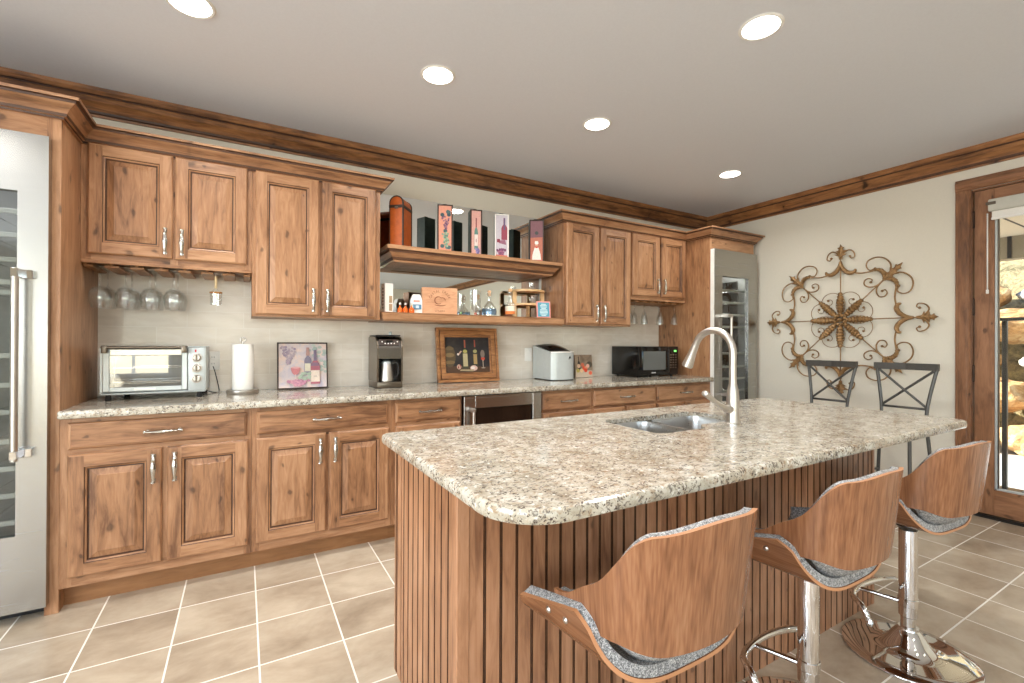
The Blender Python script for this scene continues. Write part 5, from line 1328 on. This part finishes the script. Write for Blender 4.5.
def stamp(parent, M0):
    bm = bmesh.new()
    def addm(me): bm.from_mesh(me); bpy.data.meshes.remove(me)
    F0 = M0 @ Matrix.Translation((0, -cdp/2-.0006, 0)) @ Matrix.Rotation(PI/2, 4, 'X')
    word = 'CASTAL CREEK'; R_ = .074
    for k, chh in enumerate(word):
        if chh == ' ': continue
        a = math.radians(158-136*k/(len(word)-1))
        addm(glyph_text(chh, .026, F0 @ Matrix.Translation((R_*math.cos(a), .098+R_*math.sin(a), 0)) @ Matrix.Rotation(a-PI/2, 4, 'Z'), 'g', parent, m_burn))
    addm(glyph_text('WINERY', .020, F0 @ Matrix.Translation((0, .026, 0)), 'g', parent, m_burn))
    me = bpy.data.meshes.new('stamp')
    b = MB(); b.bm.free(); b.bm = bm; b.mi(m_burn)
    P = lambda x, y, d=0: F0 @ Vector((x, y, d))
    # crescent emblem with a crossing leaf
    for cxx, cyy, rx, ry, a0, a1, w in ((-.012, .105, .030, .030, .4, 5.6, .009), (.018, .110, .024, .018, -.6, 2.6, .007), (.004, .078, .044, .016, 3.3, 6.1, .008)):
        n = 18
        for k in range(n):
            t0_, t1_ = a0+(a1-a0)*k/n, a0+(a1-a0)*(k+1)/n
            w0, w1 = w*math.sin(PI*k/n)**.6, w*math.sin(PI*(k+1)/n)**.6
            b.face([P(cxx+rx*math.cos(t0_), cyy+ry*math.sin(t0_)), P(cxx+(rx-w0)*math.cos(t0_), cyy+(ry-w0)*math.sin(t0_)), P(cxx+(rx-w1)*math.cos(t1_), cyy+(ry-w1)*math.sin(t1_)), P(cxx+rx*math.cos(t1_), cyy+ry*math.sin(t1_))], m_burn)
    part('burnt_stamp', b, parent, label='round burnt-in stamp with lettering on an arc')
stamp(t, M)

def tall_glass(x, y, h, r, lab, foot, k2=0):
    t = thing('beer_glass', (x, y, LZ), lab, 'glass', 'footed beer glasses on the lower shelf')
    b = MB(); b.lathe([(r*.80, 0), (r*.82, .004), (r*.30, .012), (r*.28, .024), (r*.70, .036), (r*.92, .070), (r*.96, h*.6), (r, h), (r*.94, h), (r*.90, h*.6), (r*.85, .072), (r*.55, .042), (.0, .036)], m_glass, (x, y, LZ+.0005), 28, capt=False); part('glass', b, t)
    b = MB(); b.lathe([(r*.24, .012), (r*.24, .026)], flat(*foot), (x, y, LZ+.0005), 14); part('stem_core', b, t, label='coloured stem')
tall_glass(1.408, 3.20, .158, .030, 'footed beer glass partly behind the wooden crate', (120, 180, 96))
tall_glass(1.535, 3.21, .198, .043, 'large footed beer glass in the middle of the lower shelf', (232, 96, 48))
t = thing('decanter', (1.655, 3.215, LZ), 'squat clear decanter with blue pattern and cork, lower shelf', 'bottle')
b = MB(); b.lathe([(.050, 0), (.056, .006), (.058, .040), (.052, .072), (.026, .102), (.014, .118), (.0135, .150), (.022, .172), (.024, .186), (.020, .186), (.010, .150), (.010, .118), (.022, .098), (.047, .070), (.053, .040), (.050, .010), (0, .006)], m_glass, (1.655, 3.215, LZ+.0005), 30, capt=False); part('glass', b, t)
b = MB(); b.lathe([(.0565, .014), (.0588, .040), (.0560, .062)], m_blueg, (1.655, 3.215, LZ+.0005), 30, capb=False, capt=False); part('blue_band', b, t)
b = MB(); b.lathe([(.012, .160), (.015, .198), (.013, .202)], flat(206, 160, 118), (1.655, 3.215, LZ+.0005), 14); part('cork', b, t)
t = thing('decanter', (1.600, 3.30, LZ), 'slim corked bottle just behind the squat decanter', 'bottle')
b = MB(); b.lathe([(.030, 0), (.032, .006), (.030, .070), (.012, .110), (.011, .140)], m_glass, (1.600, 3.30, LZ+.0005), 24); part('glass', b, t)
b = MB(); b.lathe([(.010, .138), (.012, .172), (.010, .175)], flat(196, 138, 88), (1.600, 3.30, LZ+.0005), 12); part('cork', b, t)
t = thing('glass_bottle', (1.815, 3.165, LZ), 'clear bottle with cork and orange label in front of the tiered stand', 'bottle')
b = MB(); b.lathe([(.034, 0), (.037, .005), (.038, .080), (.034, .104), (.014, .135), (.0125, .180), (.015, .184), (.015, .194)], m_glass, (1.815, 3.165, LZ+.0005), 28); part('glass', b, t)
b = MB(); b.lathe([(.0385, .022), (.0388, .044)], flat(230, 128, 60), (1.815, 3.165, LZ+.0005), 28, capb=False, capt=False); b.lathe([(.0386, .044), (.0382, .085)], flat(232, 222, 200), (1.815, 3.165, LZ+.0005), 28, capb=False, capt=False); part('label', b, t, label='orange and cream label band')
b = MB(); b.lathe([(.012, .194), (.015, .198), (.016, .218), (.013, .222)], flat(216, 176, 132), (1.815, 3.165, LZ+.0005), 14); part('cork', b, t)
# tiered wooden stand
sxa, sxb = 1.935, 2.262
t = thing('tiered_stand', ((sxa+sxb)/2, 3.32, LZ), 'two-tier half-round plywood stand at the right end of the lower shelf', 'stand')
def halfround(w0, w1, d): return [((w0+w1)/2-(w1-w0)/2*math.cos(PI*k/16), 3.41-d*math.sin(PI*k/16)) for k in range(17)]
for z_, d in ((.112, .17), (.228, .17)):
    b = MB(); b.prism(halfround(sxa, sxb+.01, d), LZ+z_, LZ+z_+.016, birch, 'XY'); part('tier', b, t)
for x in (sxa+.025, sxb-.025):
    for z0_, z1_ in ((.0005, .112), (.128, .228)):
        b = MB(); b.box(x-.019, x+.019, 3.34, 3.36, LZ+z0_, LZ+z1_, birch, .001); part('upright', b, t)
b = MB(); b.box((sxa+sxb)/2-.012, (sxa+sxb)/2+.012, 3.345, 3.365, LZ+.0005, LZ+.112, birch); part('upright', b, t)
def tumbler(x, y, z_, h, r, lab):
    b = MB(); b.lathe([(r*.8, 0), (r*.85, .003), (r, h), (r*.92, h), (r*.78, .006), (0, .005)], m_glass, (x, y, z_+.0005), 24, capt=False)
    tagged('tumbler', b, lab, 'glass', 'tumblers on the tiered stand')
tumbler(2.105, 3.30, LZ+.244, .058, .026, 'clear tumbler on the top tier of the plywood stand')
tumbler(2.11, 3.30, LZ+.128, .052, .030, 'clear tumbler on the lower tier of the plywood stand')
t = thing('framed_card', (2.175, 3.150, LZ), 'small pink-framed card with pale lettering on blue at the shelf right end', 'card')
M = Matrix.Translation((2.122, 3.150, LZ)) @ Matrix.Rotation(math.radians(-14), 4, 'Z') @ Matrix.Rotation(-.12, 4, 'X')
b = MB(); b.box(-.060, .060, -.006, .006, .0, .138, flat(232, 150, 140), .001, M=M); part('frame', b, t)
b = MB(); b.box(-.050, .050, -.0072, -.0062, .010, .128, flat(78, 150, 172), M=M)
for k in range(9): w_ = (.022, .030, .026, .020, .030, .034, .034, .030, .020)[k]; b.box(-w_, w_, -.0080, -.0073, .110-.0115*k, .116-.0115*k, flat(206, 226, 228), M=M)
part('card_face', b, t)

# ================================================================ stemware hanging from the racks
def wineglass(kind):
    """upside-down glass: z = 0 is the underside of its foot, bowl hangs below"""
    t = thing('wine_glass', (0, 0, 0), 'x', 'wine glass')
    b = MB()
    if kind == 'red': prof = [(.035, 0), (.034, -.002), (.010, -.006), (.0045, -.012), (.0040, -.088), (.010, -.098), (.030, -.112), (.044, -.136), (.048, -.162), (.042, -.196), (.036, -.216), (.0345, -.216), (.0405, -.196), (.0465, -.162), (.0425, -.137), (.029, -.114), (.0, -.103)]
    elif kind == 'flute': prof = [(.032, 0), (.031, -.002), (.008, -.006), (.0042, -.012), (.0040, -.078), (.010, -.090), (.022, -.120), (.031, -.165), (.033, -.205), (.0315, -.205), (.0295, -.165), (.0205, -.121), (.0, -.094)]
    else: prof = [(.032, 0), (.031, -.002), (.008, -.006), (.0065, -.014), (.0060, -.084), (.016, -.096), (.030, -.106), (.031, -.112), (.029, -.180), (.0275, -.180), (.029, -.113), (.0, -.100)]
    pts = [(r, z) for r, z in prof]
    b.lathe(pts, m_glass, n=28, capb=True, capt=False); part('glass', b, t, world=False, angle=60)
    if kind == 'gold':
        b = MB(); b.lathe([(.0067, -.084), (.0070, -.014)], flat(222, 196, 150), n=14, capb=False, capt=False); b.lathe([(.031, -.106), (.0322, -.112), (.0322, -.106)], flat(168, 112, 40, .3), n=28, capb=False, capt=False); part('gilt_stem', b, t, world=False)
    return t
PROT = {}
FZ = 1.6210
def hang(kind, x, y, lab, grp):
    if kind not in PROT: PROT[kind] = wineglass(kind); o = PROT[kind]
    else: o = copy_tree(PROT[kind])
    o.location = (x, y, FZ); o.rotation_euler = (0, 0, random.uniform(0, 3)); o['label'] = lab; o['group'] = grp
gaps = [-.705+.733*(k+.5)/7 for k in range(7)]
for k, w in ((0, 'first'), (1, 'second'), (2, 'third'), (3, 'fourth')):
    hang('red', gaps[k]-.003, 3.205, 'round wine glass hanging in the front of the %s slot from the left' % w, 'wine glasses under the left cabinet')
    hang('red', gaps[k]+.004, 3.325, 'round wine glass hanging behind another in the %s slot from the left' % w, 'wine glasses under the left cabinet')
hang('gold', gaps[5]-.012, 3.20, 'goblet with beige stem and gilt rim hanging alone right of the round wine glasses', 'wine glasses under the left cabinet')
g2 = [3.07+.705*(k+.5)/7 for k in range(7)]
for k, y, w in ((0, 3.20, 'leftmost, tucked beside the tall cabinet'), (1, 3.24, 'second from the left, set back'), (2, 3.21, 'third from the left, in front'), (3, 3.31, 'fourth from the left, set back'), (4, 3.20, 'fifth from the left, in front'), (5, 3.30, 'next to the last, set back'), (6, 3.20, 'last, next to the tall cabinet side')):
    hang('flute', g2[k], y, 'slender glass hanging above the microwave, '+w, 'slender glasses under the right cabinet')
